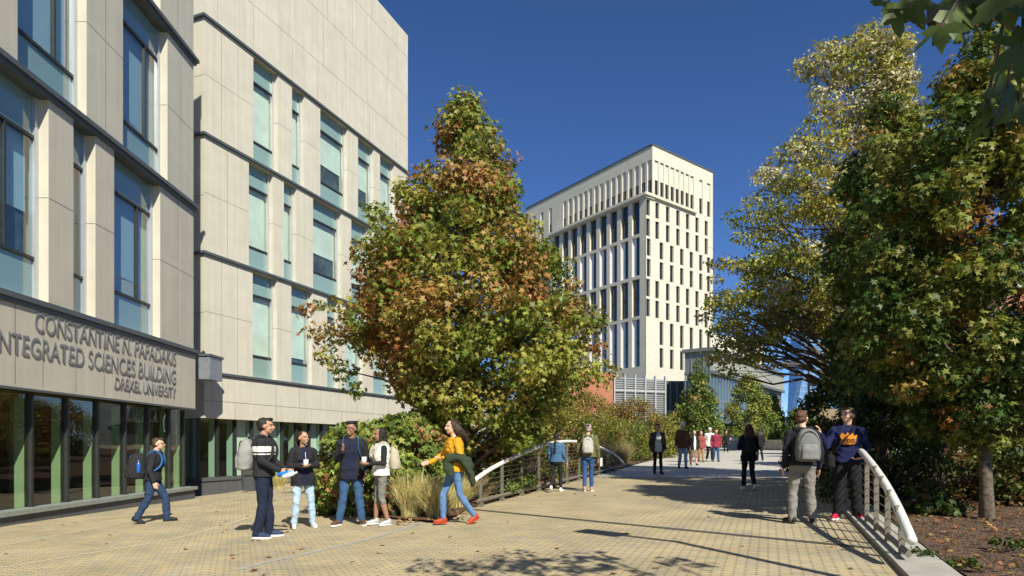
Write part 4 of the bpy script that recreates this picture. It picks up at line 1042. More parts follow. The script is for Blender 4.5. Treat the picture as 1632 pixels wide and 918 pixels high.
# tall, thin-leaved tree
KY = 17.5; kb_ = P(1405, 0, KY); mk = KY / FPX
rows_k = [(38, 30, 15), (60, 110, 45), (90, 150, 60), (130, 120, 55), (170, 130, 60), (220, 190, 80), (270, 220, 90), (330, 250, 90), (390, 225, 90), (440, 235, 90), (490, 245, 90), (530, 240, 90), (565, 215, 90), (590, 130, 80)]
PAL_K = [(.52, .48, .29), (.36, .34, .065), (.27, .29, .05), (.17, .21, .035), (.42, .36, .08)]
def w_k(p):
    x, y, z = p; return [1.1 if z > 8.2 else .12, 1, 1 if z < 8 else .3, .8 if z < 8 else .2, .5]
tree('elm_tree', (kb_.x, KY, .3), 'tall airy tree with small olive and pale dry leaves rising above the right walkway side', prof(rows_k, 0, mk, .3, .62), leaf='oval', lsize=.10, nclump=680, crad=(.28, .56), per=84,
     palette=PAL_K, weights=w_k, trunk_r=.2, seed=33, limbs=230, crown_base=2.6, inner=.12, flat=.55, twigs=2,
     keep=lambda c: not (1228 < (1405 + c[0]/mk) < 1345 and (HY - (c[2] + .3 - CZ)/mk) > 527),
     extra=[((px - 1405) * mk, RNG.uniform(-1.5, 1.5), CZ - (py - HY) * mk - .3, RNG.uniform(.3, .5)) for px, py in [(RNG.uniform(1140, 1330), RNG.uniform(400, 590)) for _ in range(150)] if (px - 1130) > (py - 560) * 2.2 and (px > 1150 or 470 < py < 560)])
# trees and thickets behind on the right
def w_any(*w): return lambda p: w
GEN = [(0.056, 0.091, 0.017), (0.091, 0.119, 0.021), (0.154, 0.140, 0.028), (0.210, 0.105, 0.025)]
for i, (x, y, h, r, lab) in enumerate([
        (12.5, 14.5, 7.0, 2.6, 'dark leafy tree behind the far right sweetgum, against the picture edge'),
        (14.6, 21.5, 7.5, 2.8, 'mid green tree deep in the right-hand planting, nearer than the brick building'),
        (20.5, 30.0, 8.5, 3.4, 'broad green tree before the brick building on the right'),
        (24.5, 42.0, 6.6, 2.6, 'rounded green tree right of the lamp posts, at the walkway end')]):
    tree('broadleaf_tree', (x, y, hgt(x, y)), lab, [(h, .3, .3, .3), (h*.8, r*.7, r*.7, r*.7), (h*.5, r, r, r), (h*.2, r*.8, r*.8, r*.8), (.6, r*.5, r*.5, r*.5)], leaf='oval', lsize=.16, nclump=90, crad=(.5, .8), per=110,
         palette=GEN, weights=w_any(1.4, 1, .5, .15), trunk_r=.15, seed=50+i, limbs=20, crown_base=1.2, inner=.2)
# small trees before the podium building
def small_tree(px, Y, ptop, pbot, hw, lab, seed, w):
    b = P(px, 0, Y); m = Y / FPX; bz = hgt(b.x, Y); ht = CZ - (ptop-HY)*m - bz; hb = CZ - (pbot-HY)*m - bz; r = hw*m*1.22
    tree('young_tree', (b.x, Y, bz), lab, [(ht, r*.12, r*.12, .15), (hb+(ht-hb)*.75, r*.45, r*.45, r*.45), (hb+(ht-hb)*.4, r*.85, r*.85, r*.8), (hb+(ht-hb)*.15, r, r, r), (hb, r*.6, r*.6, r*.6)], leaf='oval', lsize=.17, nclump=130, crad=(.38, .66), per=85,
         palette=[(.10, .15, .028), (.17, .22, .04), (.28, .29, .06), (.30, .20, .05)], weights=w_any(*w), trunk_r=.1, seed=seed, limbs=30, crown_base=hb, inner=.2, flat=.8)
small_tree(1113, 44, 572, 698, 38, 'slender dark green young tree before the glass front of the podium building', 71, (1.6, .7, .4, .1))
small_tree(1193, 48, 588, 694, 44, 'rounded yellow-green young tree right of the slender dark one', 72, (.6, 1.2, .8, .1))
small_tree(1228, 54, 625, 698, 30, 'small young tree at the right end of the podium building', 73, (.8, 1, .7, .2))
small_tree(1272, 38, 655, 705, 22, 'low green young tree left of the lamp posts', 74, (1.2, .9, .3, .2))
small_tree(1308, 33, 640, 705, 14, 'thin reddish young tree beside the shorter lamp post', 75, (.3, .5, .5, 1.8))

# ------------------------------------------------------------------ shrubs
HPAL = [(.15, .21, .035), (.26, .29, .06), (.38, .18, .08), (.26, .11, .05), (.10, .15, .03)]
def hyd_w(p):
    n = math.sin(p[0]*3 + p[2]*4) + math.sin(p[2]*6 - p[0]*2); r = max(0, .3 + .5*n - (.3 if p[2] > 1.3 else 0)); return [1, .9 + (.8 if p[2] > 1.2 else 0), r, r*.5, .5]
def SH(nm, px, Y, wpx_, ptop, lab, depth=1.2, **k):
    b = P(px, 0, Y); bz = hgt(b.x, Y); h = CZ - (ptop-HY)*Y/FPX - bz; return shrub(nm, (b.x, Y, bz), lab, wpx_/2*Y/FPX, depth, h, **k)
SH('hydrangea_bush', 562, 13.4, 128, 672, 'green and rust hydrangea bush behind the four standing students, left half', 1.0, leaf='maple', lsize=.14, nclump=120, crad=(.2, .32), per=50, palette=HPAL, weights=hyd_w, seed=1, group=None)
SH('hydrangea_bush', 652, 13.2, 120, 655, 'green and rust hydrangea bush left of the woman in mustard, higher right half', 1.0, leaf='maple', lsize=.14, nclump=120, crad=(.2, .32), per=50, palette=HPAL, weights=hyd_w, seed=2)
SH('hydrangea_bush', 622, 14.6, 130, 664, 'green hydrangea bush at the back, between the two rusty ones', 1.0, leaf='maple', lsize=.17, nclump=60, crad=(.2, .34), per=34, palette=HPAL, weights=hyd_w, seed=3)
SP = [(.075, .11, .02), (.15, .19, .03), (.30, .27, .045), (.34, .20, .06), (.22, .11, .05)]
specs = [  # px, Y, width px, top py, label, weights, leaf size, clumps
    (770, 16.6, 150, 705, 'dark green shrub under the big sweetgum, behind the near end of the left railing', (2, .8, .2, .2, .1), .08, 70),
    (842, 20.0, 120, 668, 'green and yellow shrub behind the middle of the left railing', (1, 1, .9, .4, .1), .08, 70),
    (902, 24.5, 115, 640, 'tall yellow-green shrub behind the woman in blue', (.7, 1.1, 1.6, .5, .1), .08, 90),
    (868, 26, 130, 612, 'yellowing shrub directly under the right edge of the big sweetgum', (.5, 1, 1.6, .9, .2), .1, 80),
    (958, 31, 90, 655, 'bright green shrub behind the man in the olive jacket', (.8, 1.8, 1, .3, .1), .08, 80),
    (935, 33, 110, 622, 'orange tinted shrub below the brick block', (.4, .7, 1.2, 1.4, .5), .1, 80),
    (1010, 40, 90, 632, 'grey-brown airy shrub in front of the louvre screen', (.6, .6, .6, 1, 1.2), .1, 80),
    (1000, 35, 90, 668, 'fresh green shrub left of the man in the open jacket', (1, 1.8, .6, .2, .1), .09, 80),
    (1052, 38, 60, 655, 'yellow-green shrub behind the man in the plaid shirt', (.6, 1.4, 1.2, .3, .1), .1, 60),
    (1078, 48, 60, 655, 'yellow shrub left of the slender young tree', (.3, .9, 1.8, .5, .1), .12, 50),
    (1150, 60, 90, 682, 'low hedge under the podium building', (1.2, 1, .4, .1, .1), .14, 60),
    (975, 42, 80, 640, 'red-brown shrub beside the brick block', (.5, .3, .4, 1, 1.6), .12, 60)]
for i, (px, Y, w, t, lab, wt, ls, nc) in enumerate(specs):
    SH('shrub', px, Y, w, t, lab, w/2*Y/FPX*1.1, lsize=ls, nclump=int(nc*1.3), crad=(.22*Y/22+.06, .38*Y/22+.06), per=int(95), palette=SP, weights=w_any(*wt), seed=100+i)
RP = [(.032, .06, .012), (.06, .09, .018), (.15, .16, .03), (.20, .10, .03)]
rs = [  # x, Y, rx, ry, h, label, weights, lsize, n
    (7.2, 12.6, 1.2, 1.2, 2.3, 'dark green shrub right behind the right handrail', (2, .6, .1, .05), .09, 70),
    (8.4, 15.6, 1.6, 1.5, 3.0, 'tall dark shrub beyond the right handrail, second in depth', (2, .7, .1, .1), .1, 80),
    (10.8, 19.5, 1.5, 1.8, 3.2, 'tall dark shrub farther along the right side of the bridge', (1.6, .8, .3, .2), .1, 80),
    (14.4, 24.5, 1.8, 2.2, 3.0, 'green shrub by the walkway beyond the brown board', (1.2, 1, .4, .2), .12, 80),
    (10.2, 12.2, 1.5, 1.1, 1.5, 'yellow-green shrub behind the bare trunk at far right', (.6, 1, 1.6, .3), .08, 80),
    (8.6, 12.9, .9, .9, 1.7, 'brown twiggy shrub between the railing and the far right trunk', (.5, .5, .3, 1.2), .06, 40),
    (11.6, 13.6, 1.6, 1.0, 2.4, 'tall green shrub filling the right picture edge behind the yellow one', (1.2, 1, .6, .2), .09, 80)]
for i, (x, y, rx, ry, h, lab, wt, ls, nc) in enumerate(rs):
    shrub('shrub', (x, y, hgt(x, y)-.05), lab, rx, ry, h, lsize=ls, nclump=int(nc*1.2), crad=(.22, .4), per=90, palette=RP, weights=w_any(*wt), seed=200+i, stems=25)
shrub('hydrangea_bush', (6.85, 10.6, .05), 'small sunlit lobed-leaf bush at the foot of the dark shrubs, right of the handrail', .55, .5, .75, leaf='maple', lsize=.15, nclump=22, crad=(.14, .22), per=26, palette=RP, weights=w_any(.6, 1.6, .3, .05), seed=300)
for i, (px, py, r_, h_, lab) in enumerate([(1468, 892, .16, .16, 'leafy weed tuft beside the near end of the kerb'), (1530, 905, .14, .12, 'small leafy tuft left of the bare trunk foot in the mulch'), (1522, 795, .3, .22, 'low green tuft in the shaded mulch behind the trunk'), (1600, 872, .2, .14, 'low green tuft right of the bare trunk'), (1612, 790, .35, .5, 'knee-high green tuft at the right picture edge'), (1545, 815, .2, .2, 'small green tuft just left of the bare trunk')]):
    g = G(px, py); shrub('ground_plant', g, lab, r_, r_, h_, lsize=.055, nclump=9, crad=(.06, .1), per=18, palette=RP, weights=w_any(.6, 1.4, .5, .1), seed=320+i, stems=4, cat='plant')
STRAW = [(0.783, 0.621, 0.297), (0.648, 0.513, 0.230), (0.900, 0.783, 0.432), (0.486, 0.446, 0.162), (0.351, 0.378, 0.108)]
for i, (px, py, r_, h_, lab) in enumerate([(652, 828, .55, .85, 'straw-coloured grass clump right behind the woman in the white vest'), (694, 830, .5, .75, 'straw-coloured grass clump left of the woman in mustard'), (625, 812, .5, .8, 'straw grass clump between the two students and the hydrangea'), (725, 812, .5, .7, 'straw grass clump behind the legs of the woman in mustard'), (440, 780, .4, .6, 'thin yellow grass clump at the left foot of the hydrangea')]):
    g = G(px, py); grass_clump('grass_clump', g + Vector((0, .25, 0)), lab, r_, h_, 900, STRAW, 400+i, 'straw grass clumps by the students')
for i, (px, py, r_, h_, lab) in enumerate([(1002, 752, .9, 1.3, 'brown grass clump at the far end of the left railing'), (1030, 742, .8, 1.1, 'brown grass clump left of the man in the open jacket'), (975, 742, .9, 1.4, 'brown grass clump behind the far railing posts'), (1062, 733, .8, .9, 'low grass clump behind the man in the open jacket'), (745, 806, .5, .6, 'short straw grass clump under the first railing posts'), (805, 798, .5, .55, 'short grass clump behind the near left railing posts')]):
    g = G(px, py); o = grass_clump('grass_clump', g + (Vector((-1.0, .9, 0)) if py < 760 else Vector((-.6, .3, 0))), lab, r_, h_, 900, [(.48, .36, .20), (.38, .29, .15), (.56, .46, .26), (.28, .28, .09)], 420+i, 'grass clumps along the left railing')

# tree hanging over the viewer, right and behind
OV = [(.09, .13, .025), (.05, .09, .018), (.15, .16, .03), (.25, .06, .03)]
rng_ = np.random.default_rng(77)
ex = []
def ov_tree():
    base = (4.6, -3.2, .05)
    prof_ = [(8.6, .4, .4, .4), (7.4, 1.6, 1.8, 1.6), (6, 2.5, 2.6, 2.3), (4.6, 2.6, 2.6, 2.3), (3.4, 1.6, 1.8, 1.6)]
    extra = [(x - base[0], y - base[1], z, r) for x, y, z, r in [(x_ + (.3 if y_ > 1.2 else 0), y_ + (.25 if y_ > 1.2 else 0), z_, r_) for x_, y_, z_, r_ in [(2.1, -.5, 4.7, .6), (1.8, .2, 4.1, .5), (2.4, -.9, 5.3, .6), (1.7, -.1, 4.4, .5), (2.2, .1, 4.3, .45), (1.5, .6, 3.9, .4), (2.0, .4, 3.75, .35), (2.2, 1.5, 4.9, .5), (1.7, 2.1, 4.6, .4), (2.9, 1.9, 4.7, .45), (2.5, 2.5, 4.5, .35), (3.4, 1.2, 5.0, .5), (2.0, .9, 5.1, .5), (3.6, 2.2, 4.5, .25), (1.3, 2.3, 4.55, .22), (1.0, 1.8, 4.7, .3), (3.0, .6, 4.9, .5), (1.9, 2.5, 4.55, .4), (1.5, 1.6, 4.8, .45), (1.1, 2.3, 4.5, .3), (2.3, 2.0, 4.6, .5), (2.8, 2.7, 4.45, .3), (.8, 2.6, 4.4, .22), (3.9, 1.6, 4.8, .35), (1.9, 3.0, 4.45, .22)]]]
    r = tree('sweetgum_tree', base, 'overhanging sweetgum whose nearest leaves hang into the top right corner', prof_, leaf='maple', nclump=110, crad=(.4, .6), per=40, lsize=.16, palette=OV, weights=w_any(1, 1, .5, .15), trunk_r=.16, seed=88, limbs=45, crown_base=2.4, inner=.2, extra=extra)
    rng = np.random.default_rng(90); C, N = [], []
    spots = [(1428, 20, 1.75, .16), (1455, 8, 1.8, .17), (1408, 8, 1.9, .13), (1498, 45, 1.5, .15), (1520, 18, 1.55, .17), (1556, 10, 1.6, .16), (1535, 60, 1.62, .10), (1590, 5, 1.6, .16), (1475, -10, 1.7, .17), (1575, 165, 1.7, .14), (1605, 140, 1.65, .17), (1628, 75, 1.5, .17), (1640, 120, 1.55, .18), (1565, 200, 1.75, .09), (1625, 165, 1.7, .14), (1600, 185, 1.75, .12), (1610, -10, 1.5, .18), (1545, -15, 1.6, .17), (1650, 30, 1.5, .18)]
    Sz = []
    for px, py, Y, s in spots:
        C.append((P(px, py, Y) - Vector(base))[:]); N.append((rng.uniform(-.5, .5), -rng.uniform(.5, 1), rng.uniform(-.1, .6))); Sz.append(s)
    C = np.array(C); N = np.array(N); cols = np.array(OV)[rng.choice(4, size=len(C), p=[.35, .45, .12, .08])]
    tv, tf = LEAVES['maple']
    link('hanging_leaves', leaves_mesh('hanging_leaves', C, N, np.array(Sz) * .82, cols, 'maple', rng, jit=.05), LEAF, r)
    mb = MB(); B = Vector(base)
    st = Vector((2.9, 1.0, 4.3)) - B; hub = P(1640, -60, 1.7) - B
    mb.tube([st, st.lerp(hub, .5) + Vector((0, 0, .15)), hub], [.025, .018, .012], 6)
    for i in range(len(C)):
        c = Vector(C[i]); m = hub.lerp(c, .6) + Vector((0, 0, .08)); mb.tube([hub, m, c], [.006, .004, .002], 5, caps=False)
    mb.build('twigs', BARK_D, r, True)
ov_tree()

# ------------------------------------------------------------------ fallen leaves (nobody could count them)
def litter(name, pts, size, pal, seed, lab):
    rng = np.random.default_rng(seed); C = np.array(pts); n = len(C); N = rng.normal(size=(n, 3)) * .35; N[:, 2] = 1
    cols = np.array(pal)[rng.integers(0, len(pal), n)] * rng.uniform(.7, 1.2, (n, 1))
    o = link(name, leaves_mesh(name, C, N, size, cols, 'maple', rng), LEAF); tag(o, lab, 'fallen leaves', None, 'stuff'); return o
LP_ = [(.34, .19, .08), (.22, .10, .045), (.42, .30, .12), (.16, .08, .04), (.40, .16, .07)]
rng = np.random.default_rng(12); pts = []
while len(pts) < 3600:
    y = rng.uniform(5.5, 16); x = railR(y) + .55 + rng.uniform(0, 7); pts.append((x, y, hgt(x, y) + .012 + rng.uniform(0, .03)))
litter('leaf_litter', pts, .075, LP_, 13, 'brown and red dry leaves lying on the mulch at right')
pts = []
while len(pts) < 170:
    y = rng.uniform(6.5, 26); x = rng.uniform(-10, railR(y)); pts.append((x, y, hgt(x, y) + .014))
for _ in range(160):
    p = G(rng.uniform(590, 760), rng.uniform(803, 838)); pts.append((p.x, p.y, hgt(p.x, p.y) + .06 + rng.uniform(0, .02)))
litter('leaf_litter', pts, .085, LP_, 14, 'scattered dry leaves on the paving and along the left bed edge')
pts = []
for _ in range(900):
    y = rng.uniform(13.5, 22); x = railL(y) - rng.uniform(.1, 3.2); pts.append((x, y, hgt(x, y) + .08 + rng.uniform(0, .03)))
litter('leaf_litter', pts, .10, LP_, 15, 'dry leaves on the soil under the left shrubs')
#PART3

# ------------------------------------------------------------------ people
SKINS = {'light': (.60, .37, .26), 'tan': (.42, .235, .15), 'brown': (.29, .155, .095)}
def skin_mat(k):
    nm = 'skin_' + k
    if nm in MATS: return MATS[nm]
    m = mat(nm, SKINS[k], .5, var=.05, scale=9); b = m.node_tree.nodes['Principled BSDF']
    b.inputs['Subsurface Weight'].default_value = .08; b.inputs['Subsurface Radius'].default_value = (.01, .004, .002); return m
EYE = mat('eye_dark', (.03, .02, .015), .3); BROW = mat('brow_dark', (.12, .07, .045), .9)
LIP = mat('lip', (.30, .10, .08), .5); LIPD = mat('teeth', (.7, .66, .6), .4)
def cloth(name, c, rough=.9, bump=.25, **k): return mat('cloth_' + name, c, rough, var=.10, scale=9, bump=bump, bscale=120, spec=.2, **k)
HAIRM = lambda n, c: mat('hair_' + n, c, .5, var=.4, scale=60, bump=.8, bscale=160)
def stripe_mat():
    m, t, b = nmat('cloth_striped_sweater'); tc = t.nodes.new('ShaderNodeTexCoord'); s = t.nodes.new('ShaderNodeSeparateXYZ'); t.links.new(tc.outputs['Object'], s.inputs[0])
    r = t.nodes.new('ShaderNodeValToRGB'); r.color_ramp.interpolation = 'CONSTANT'; e = r.color_ramp.elements; e[0].color = rgb((.013, .013, .016)); e[1].position = .5; e[1].color = rgb((.75, .75, .72))
    mr = t.nodes.new('ShaderNodeMapRange'); mr.inputs[1].default_value = 1.0; mr.inputs[2].default_value = 1.5; t.links.new(s.outputs[2], mr.inputs[0]); t.links.new(mr.outputs[0], r.inputs[0])
    e[1].position = .44; x = e.new(.475); x.color = rgb((.013, .013, .016)); x = e.new(.52); x.color = rgb((.75, .75, .72)); x = e.new(.68); x.color = rgb((.013, .013, .016))
    t.links.new(r.outputs[0], b.inputs['Base Color']); b.inputs['Roughness'].default_value = .9; MATS['cloth_striped_sweater'] = m; return m
def plaid_mat(name, c1, c2):
    m, t, b = nmat(name); tc = t.nodes.new('ShaderNodeTexCoord'); mp = t.nodes.new('ShaderNodeMapping'); mp.inputs['Scale'].default_value = (1, .0, 1); t.links.new(tc.outputs['Object'], mp.inputs[0])
    ch = t.nodes.new('ShaderNodeTexChecker'); ch.inputs['Scale'].default_value = 24; ch.inputs[1].default_value = rgb(c1); ch.inputs[2].default_value = rgb(c2); t.links.new(mp.outputs[0], ch.inputs[0])
    t.links.new(ch.outputs[0], b.inputs['Base Color']); b.inputs['Roughness'].default_value = .9; return m

def remesh(mb, vox, smooth=4, fold=0.0, seed=0, fscale=1.0):
    me0 = mb.mesh('tmp'); ob = bpy.data.objects.new('tmp', me0); COL.objects.link(ob)
    r = ob.modifiers.new('r', 'REMESH'); r.mode = 'VOXEL'; r.voxel_size = vox
    s = ob.modifiers.new('s', 'SMOOTH'); s.factor = .5; s.iterations = smooth
    dg = bpy.context.evaluated_depsgraph_get(); me = bpy.data.meshes.new_from_object(ob.evaluated_get(dg)); bpy.data.objects.remove(ob)
    n = len(me.vertices); co = np.empty(n*3, np.float32); me.vertices.foreach_get('co', co); co = co.reshape(-1, 3)
    if fold:
        no = np.empty(n*3, np.float32); me.vertex_normals.foreach_get('vector', no); no = no.reshape(-1, 3)
        rg = np.random.default_rng(seed); w = np.zeros(n); q = co + .04*np.sin(co[:, [1, 2, 0]]*17*fscale + seed)
        for k in range(7):
            d = rg.normal(size=3); d[2] *= 1.6; d /= np.linalg.norm(d); f = rg.uniform(22, 62)*fscale; w += (1 - np.abs(np.sin(q @ d * f * .5 + rg.uniform(0, 6)))) ** 2
        w = w / 7 - .27; co = co + no * (w * fold * 3.2)[:, None]; me.vertices.foreach_set('co', co.ravel().astype(np.float32)); me.update()
    return me, co

def person(label, foot, H, yaw, pose=None, top=None, legs=None, shoes=None, hair=None, skin='light', head_yaw=0, head_tilt=0, female=False, near=True, hatc=None, extras=None, arms_bare=False,
           coat_len=.86, top_mid=None, sole=(.75, .74, .7), leg_cut=None, skirt=None, hood=None, glasses=False, lean=0.0, group=None, fold=.010, smile=False, inner=None, collar=None):
    S = H / 1.75; sx = .90 if female else 1.0
    J = dict(le=(-.235*sx, -.03, 1.13), lw=(-.25*sx, .06, .88), re=(.235*sx, -.03, 1.13), rw=(.25*sx, .06, .88), lk=(-.10, .015, .50), la=(-.115, -.03, .085), rk=(.10, .015, .50), ra=(.115, -.03, .085), lt=-8, rt=8, lfp=0, rfp=0, lh=None, rh=None, dz=0)
    J.update(pose or {}); V = lambda k: Vector(J[k])
    hipz = .93 + J['dz']; lh, rh = Vector((-.088, 0, hipz)), Vector((.088, 0, hipz)); L = lean
    def T(x, y, z): return Vector((x, y + L * max(0, z - .95), z + J['dz']))
    ls, rs_ = T(-.178*sx, 0, 1.405), T(.178*sx, 0, 1.405); 
    for k in ('le', 'lw', 're', 'rw'): J[k] = tuple(T(*J[k]))
    vox = (.0095 if near else .016) 
    root = empty('person', foot, R(-yaw), label, 'person', group); root.scale = (S*1.06, S*1.06, S)
    # torso rings
    def torso(mb, g, z0, z1, hipw=0):
        rr = [(0.78, .165, .115), (.90, .168+hipw, .118), (1.0, .150, .110), (1.10, .138*(.93 if female else 1), .102), (1.20, .160*sx, .112), (1.30, .178*sx, .118), (1.38, .176*sx, .106), (1.43, .140*sx, .085), (1.47, .085, .068), (1.50, .062, .062)]
        pts = []
        for (z, rx, ry) in rr:
            if z0 <= z <= z1: c = T(0, 0 if z < 1.4 else -.008, z); pts.append((c.x, c.y, c.z, rx + g, ry + g))
        mb.loft(pts, 20, 2.25)
        if female and z1 > 1.3 and z0 < 1.2:
            for s in (-1, 1): c = T(s*.07, .075, 1.25); mb.ellip(c, (.068, .055+g, .065))
    hc = T(0, .028, 1.635); HR = Euler((R(head_tilt), 0, R(-(head_yaw))), 'XYZ').to_matrix(); hp = lambda x, y, z: hc + HR @ Vector((x, y, z))
    # ---- body, one surface
    mb = MB(); torso(mb, -.026, .85, 1.5)
    mb.capsule(T(0, -.01, 1.44), hc + HR @ Vector((0, -.02, -.06)), .056*(.88 if female else 1), .052*(.88 if female else 1))
    mb.ellip(hp(0, -.012, .028), (.076, .096, .094), HR); mb.ellip(hp(0, .022, -.045), (.060, .066, .068), HR); mb.ellip(hp(0, .050, -.088), (.030, .028, .026), HR)
    mb.capsule(hp(0, .086, .012), hp(0, .106, -.022), .010, .0165, 8); mb.ellip(hp(0, .078, .034), (.05, .018, .012), HR)
    for s in (-1, 1):
        mb.ellip(hp(s*.079, -.008, -.008), (.012, .022, .032), HR); mb.ellip(hp(s*.036, .066, -.028), (.024, .022, .022), HR)
    mb.ellip(hp(0, .083, -.056), (.026, .014, .010), HR)
    for sh, e, w in ((ls, V('le'), V('lw')), (rs_, V('re'), V('rw'))):
        mb.capsule(sh, e, .030, .028); mb.capsule(e, e.lerp(w, .7), .028, .023); mb.capsule(e.lerp(w, .7), w, .023, .024)
    for s, e, w, cu in ((-1, V('le'), V('lw'), J['lh']), (1, V('re'), V('rw'), J['rh'])):
        d = (w - e).normalized(); hd = Vector(cu).normalized() if cu else (d + Vector((0, .0, -.15))).normalized()
        side = Vector((0, 1, 0)) - hd * hd.y
        if side.length < .3: side = Vector((0, 0, 1)) - hd * hd.z
        side.normalize(); nrm = hd.cross(side) * s
        pc = w + hd * .055; M = Matrix((side, nrm, hd)).transposed(); mb.ellip(pc, (.040, .017, .052), M)
        for q, (o_, ln) in enumerate(((.030, .066), (.010, .076), (-.010, .070), (-.029, .055))):
            a = w + hd * .085 + side * o_; m_1 = a + hd * ln * .55 - nrm * .008; z_ = m_1 + hd * ln * .38 - nrm * .026
            mb.capsule(a, m_1, .0105, .0098, 7); mb.capsule(m_1, z_, .0098, .0088, 7)
        a = w + hd * .03 + side * .03; mb.capsule(a, a + hd * .035 + side * .028 - nrm * .012, .0125, .0105, 7); a = a + hd * .035 + side * .028 - nrm * .012; mb.capsule(a, a + hd * .034 + side * .002 - nrm * .012, .0105, .009, 7)
    for h_, k, a in ((lh, V('lk'), V('la')), (rh, V('rk'), V('ra'))):
        q_ = 1.0 if leg_cut or skirt else .62
        mb.capsule(h_, k, .066*q_, .045*q_); mb.capsule(k, k.lerp(a, .35), .045*q_, .052*q_); mb.capsule(k.lerp(a, .35), a, .052*q_, .032)
    for sgn, a, tw, fp in ((-1, V('la'), J['lt'], J['lfp']), (1, V('ra'), J['rt'], J['rfp'])):
        t = R(tw); f = Vector((math.sin(t)*math.cos(R(fp)), math.cos(t)*math.cos(R(fp)), -math.sin(R(fp)))); mb.capsule(a + Vector((0, 0, -.03)), a + f * .13 + Vector((0, 0, -.045)), .033, .024)
    me, co = remesh(mb, vox * .92 if near else vox, 3)
    ob = link('body', me, [skin_mat(skin), EYE, BROW, LIP, LIPD], root, True)
    if near:
        cen = np.empty(len(me.polygons)*3, np.float32); me.polygons.foreach_get('center', cen); cen = cen.reshape(-1, 3); mi = np.zeros(len(cen), np.int32)
        loc = (cen - np.array(hc)) @ np.array(HR)
        fr_ = loc[:, 1] > .045
        for s in (-1, 1):
            d = ((loc[:, 0]-s*.033)/.012)**2 + ((loc[:, 2]-.003)/.0065)**2; mi[fr_ & (d < 1)] = 1
            d = ((loc[:, 0]-s*.034)/.020)**2 + ((loc[:, 2]-.027)/.005)**2; mi[fr_ & (d < 1)] = 2
        d = ((loc[:, 0])/.024)**2 + ((loc[:, 2]+.060)/.0075)**2; mi[fr_ & (d < 1)] = 3
        if smile: d = ((loc[:, 0])/.022)**2 + ((loc[:, 2]+.057)/.005)**2; mi[fr_ & (d < 1)] = 4
        me.polygons.foreach_set('material_index', mi)
    # ---- trousers
    g = .018
    if legs:
        mb = MB(); torso(mb, .008, .85, 1.02)
        mb.ellip((lh+rh)/2 + Vector((0, -.012, -.03)), (.168, .125, .12))
        w_ = legs[1] if len(legs) > 1 else 1.0
        for h_, k, a, s in ((lh, V('lk'), V('la'), -1), (rh, V('rk'), V('ra'), 1)):
            h2 = h_ + Vector((0, 0, -.02)); mb.capsule(h2, h2.lerp(k, .45), .094, .082*w_); mb.capsule(h2.lerp(k, .45), k, .082*w_, .063*w_)
            if leg_cut: mb.capsule(k, k.lerp(a, leg_cut), .063*w_, .062)
            else:
                e = a + Vector((0, 0, -.012)); mb.capsule(k, k.lerp(e, .4), .063*w_, .066*w_); mb.capsule(k.lerp(e, .4), e, .066*w_, .053*w_ if w_ > .9 else .042)
        me, _ = remesh(mb, vox, 3, fold, int(foot[0]*100) % 97); link('trousers', me, legs[0], root, True)
    if skirt:
        mb = MB(); mb.loft([(0, 0, .42, .22, .20), (0, 0, .6, .20, .175), (0, 0, .8, .175, .14), (0, 0, .98, .15, .115)], 24); me, _ = remesh(mb, vox, 2, fold, 5); link('skirt', me, skirt, root, True)
    # ---- shoes
    for sgn, a, tw, fp in ((-1, V('la'), J['lt'], J['lfp']), (1, V('ra'), J['rt'], J['rfp'])):
        M = (Euler((R(-fp), 0, R(-tw))).to_matrix()) * (.86 if female else 1.0); o = a + Vector((0, 0, -.0)); q = lambda x, y, z: o + M @ Vector((x, y, z - a.z if False else z))
        mb = MB(); mb.ellip(q(0, .125, -.040), (.046, .068, .034), M); mb.ellip(q(0, .05, -.030), (.041, .085, .046), M); mb.ellip(q(0, -.03, -.028), (.038, .044, .048), M); mb.capsule(q(0, -.012, -.02), q(0, -.012, .018), .044, .042)
        if not near: mb.ellip(q(0, .04, -.06), (.04, .12, .015), M)
        me, _ = remesh(mb, .0095, 2); sh = link('shoe', me, shoes, root, True)
        if near:
            mb = MB(); nn = 20; out = []
            for k in range(nn):
                t = 2*math.pi*k/nn; y = .062 + math.cos(t)*.132; wd = (.041 + .009*math.cos(t)) * math.sin(t) ; wd = math.copysign(abs(wd/.05)**.8*.05, wd); out.append((wd, y))
            lo = [q(x, y, -.083) for x, y in out]; hi = [q(x, y, -.056) for x, y in out]
            for k in range(nn): mb.face([lo[k], hi[k], hi[(k+1) % nn], lo[(k+1) % nn]])
            mb.face(lo); mb.face(hi[::-1]); mb.build('sole', cloth('sole_%d' % int(sole[0]*100), sole, bump=0), sh, True)
    # ---- top
    def arm_cloth(mb, r=1.08, up=.062, cuff=.037, full=True):
        for sh, e, w in ((ls, V('le'), V('lw')), (rs_, V('re'), V('rw'))):
            mb.capsule(sh + Vector((0, 0, -.005)), e, up*r, .050*r)
            if full: mb.capsule(e, e.lerp(w, .45), .050*r, .046*r); mb.capsule(e.lerp(w, .45), w, .046*r, cuff*r)
    if inner:      # shirt seen under an open jacket
        mb = MB(); torso(mb, .006, .9, 1.47); me, _ = remesh(mb, vox, 2, fold*.6, 7); link('shirt', me, inner, root, True)
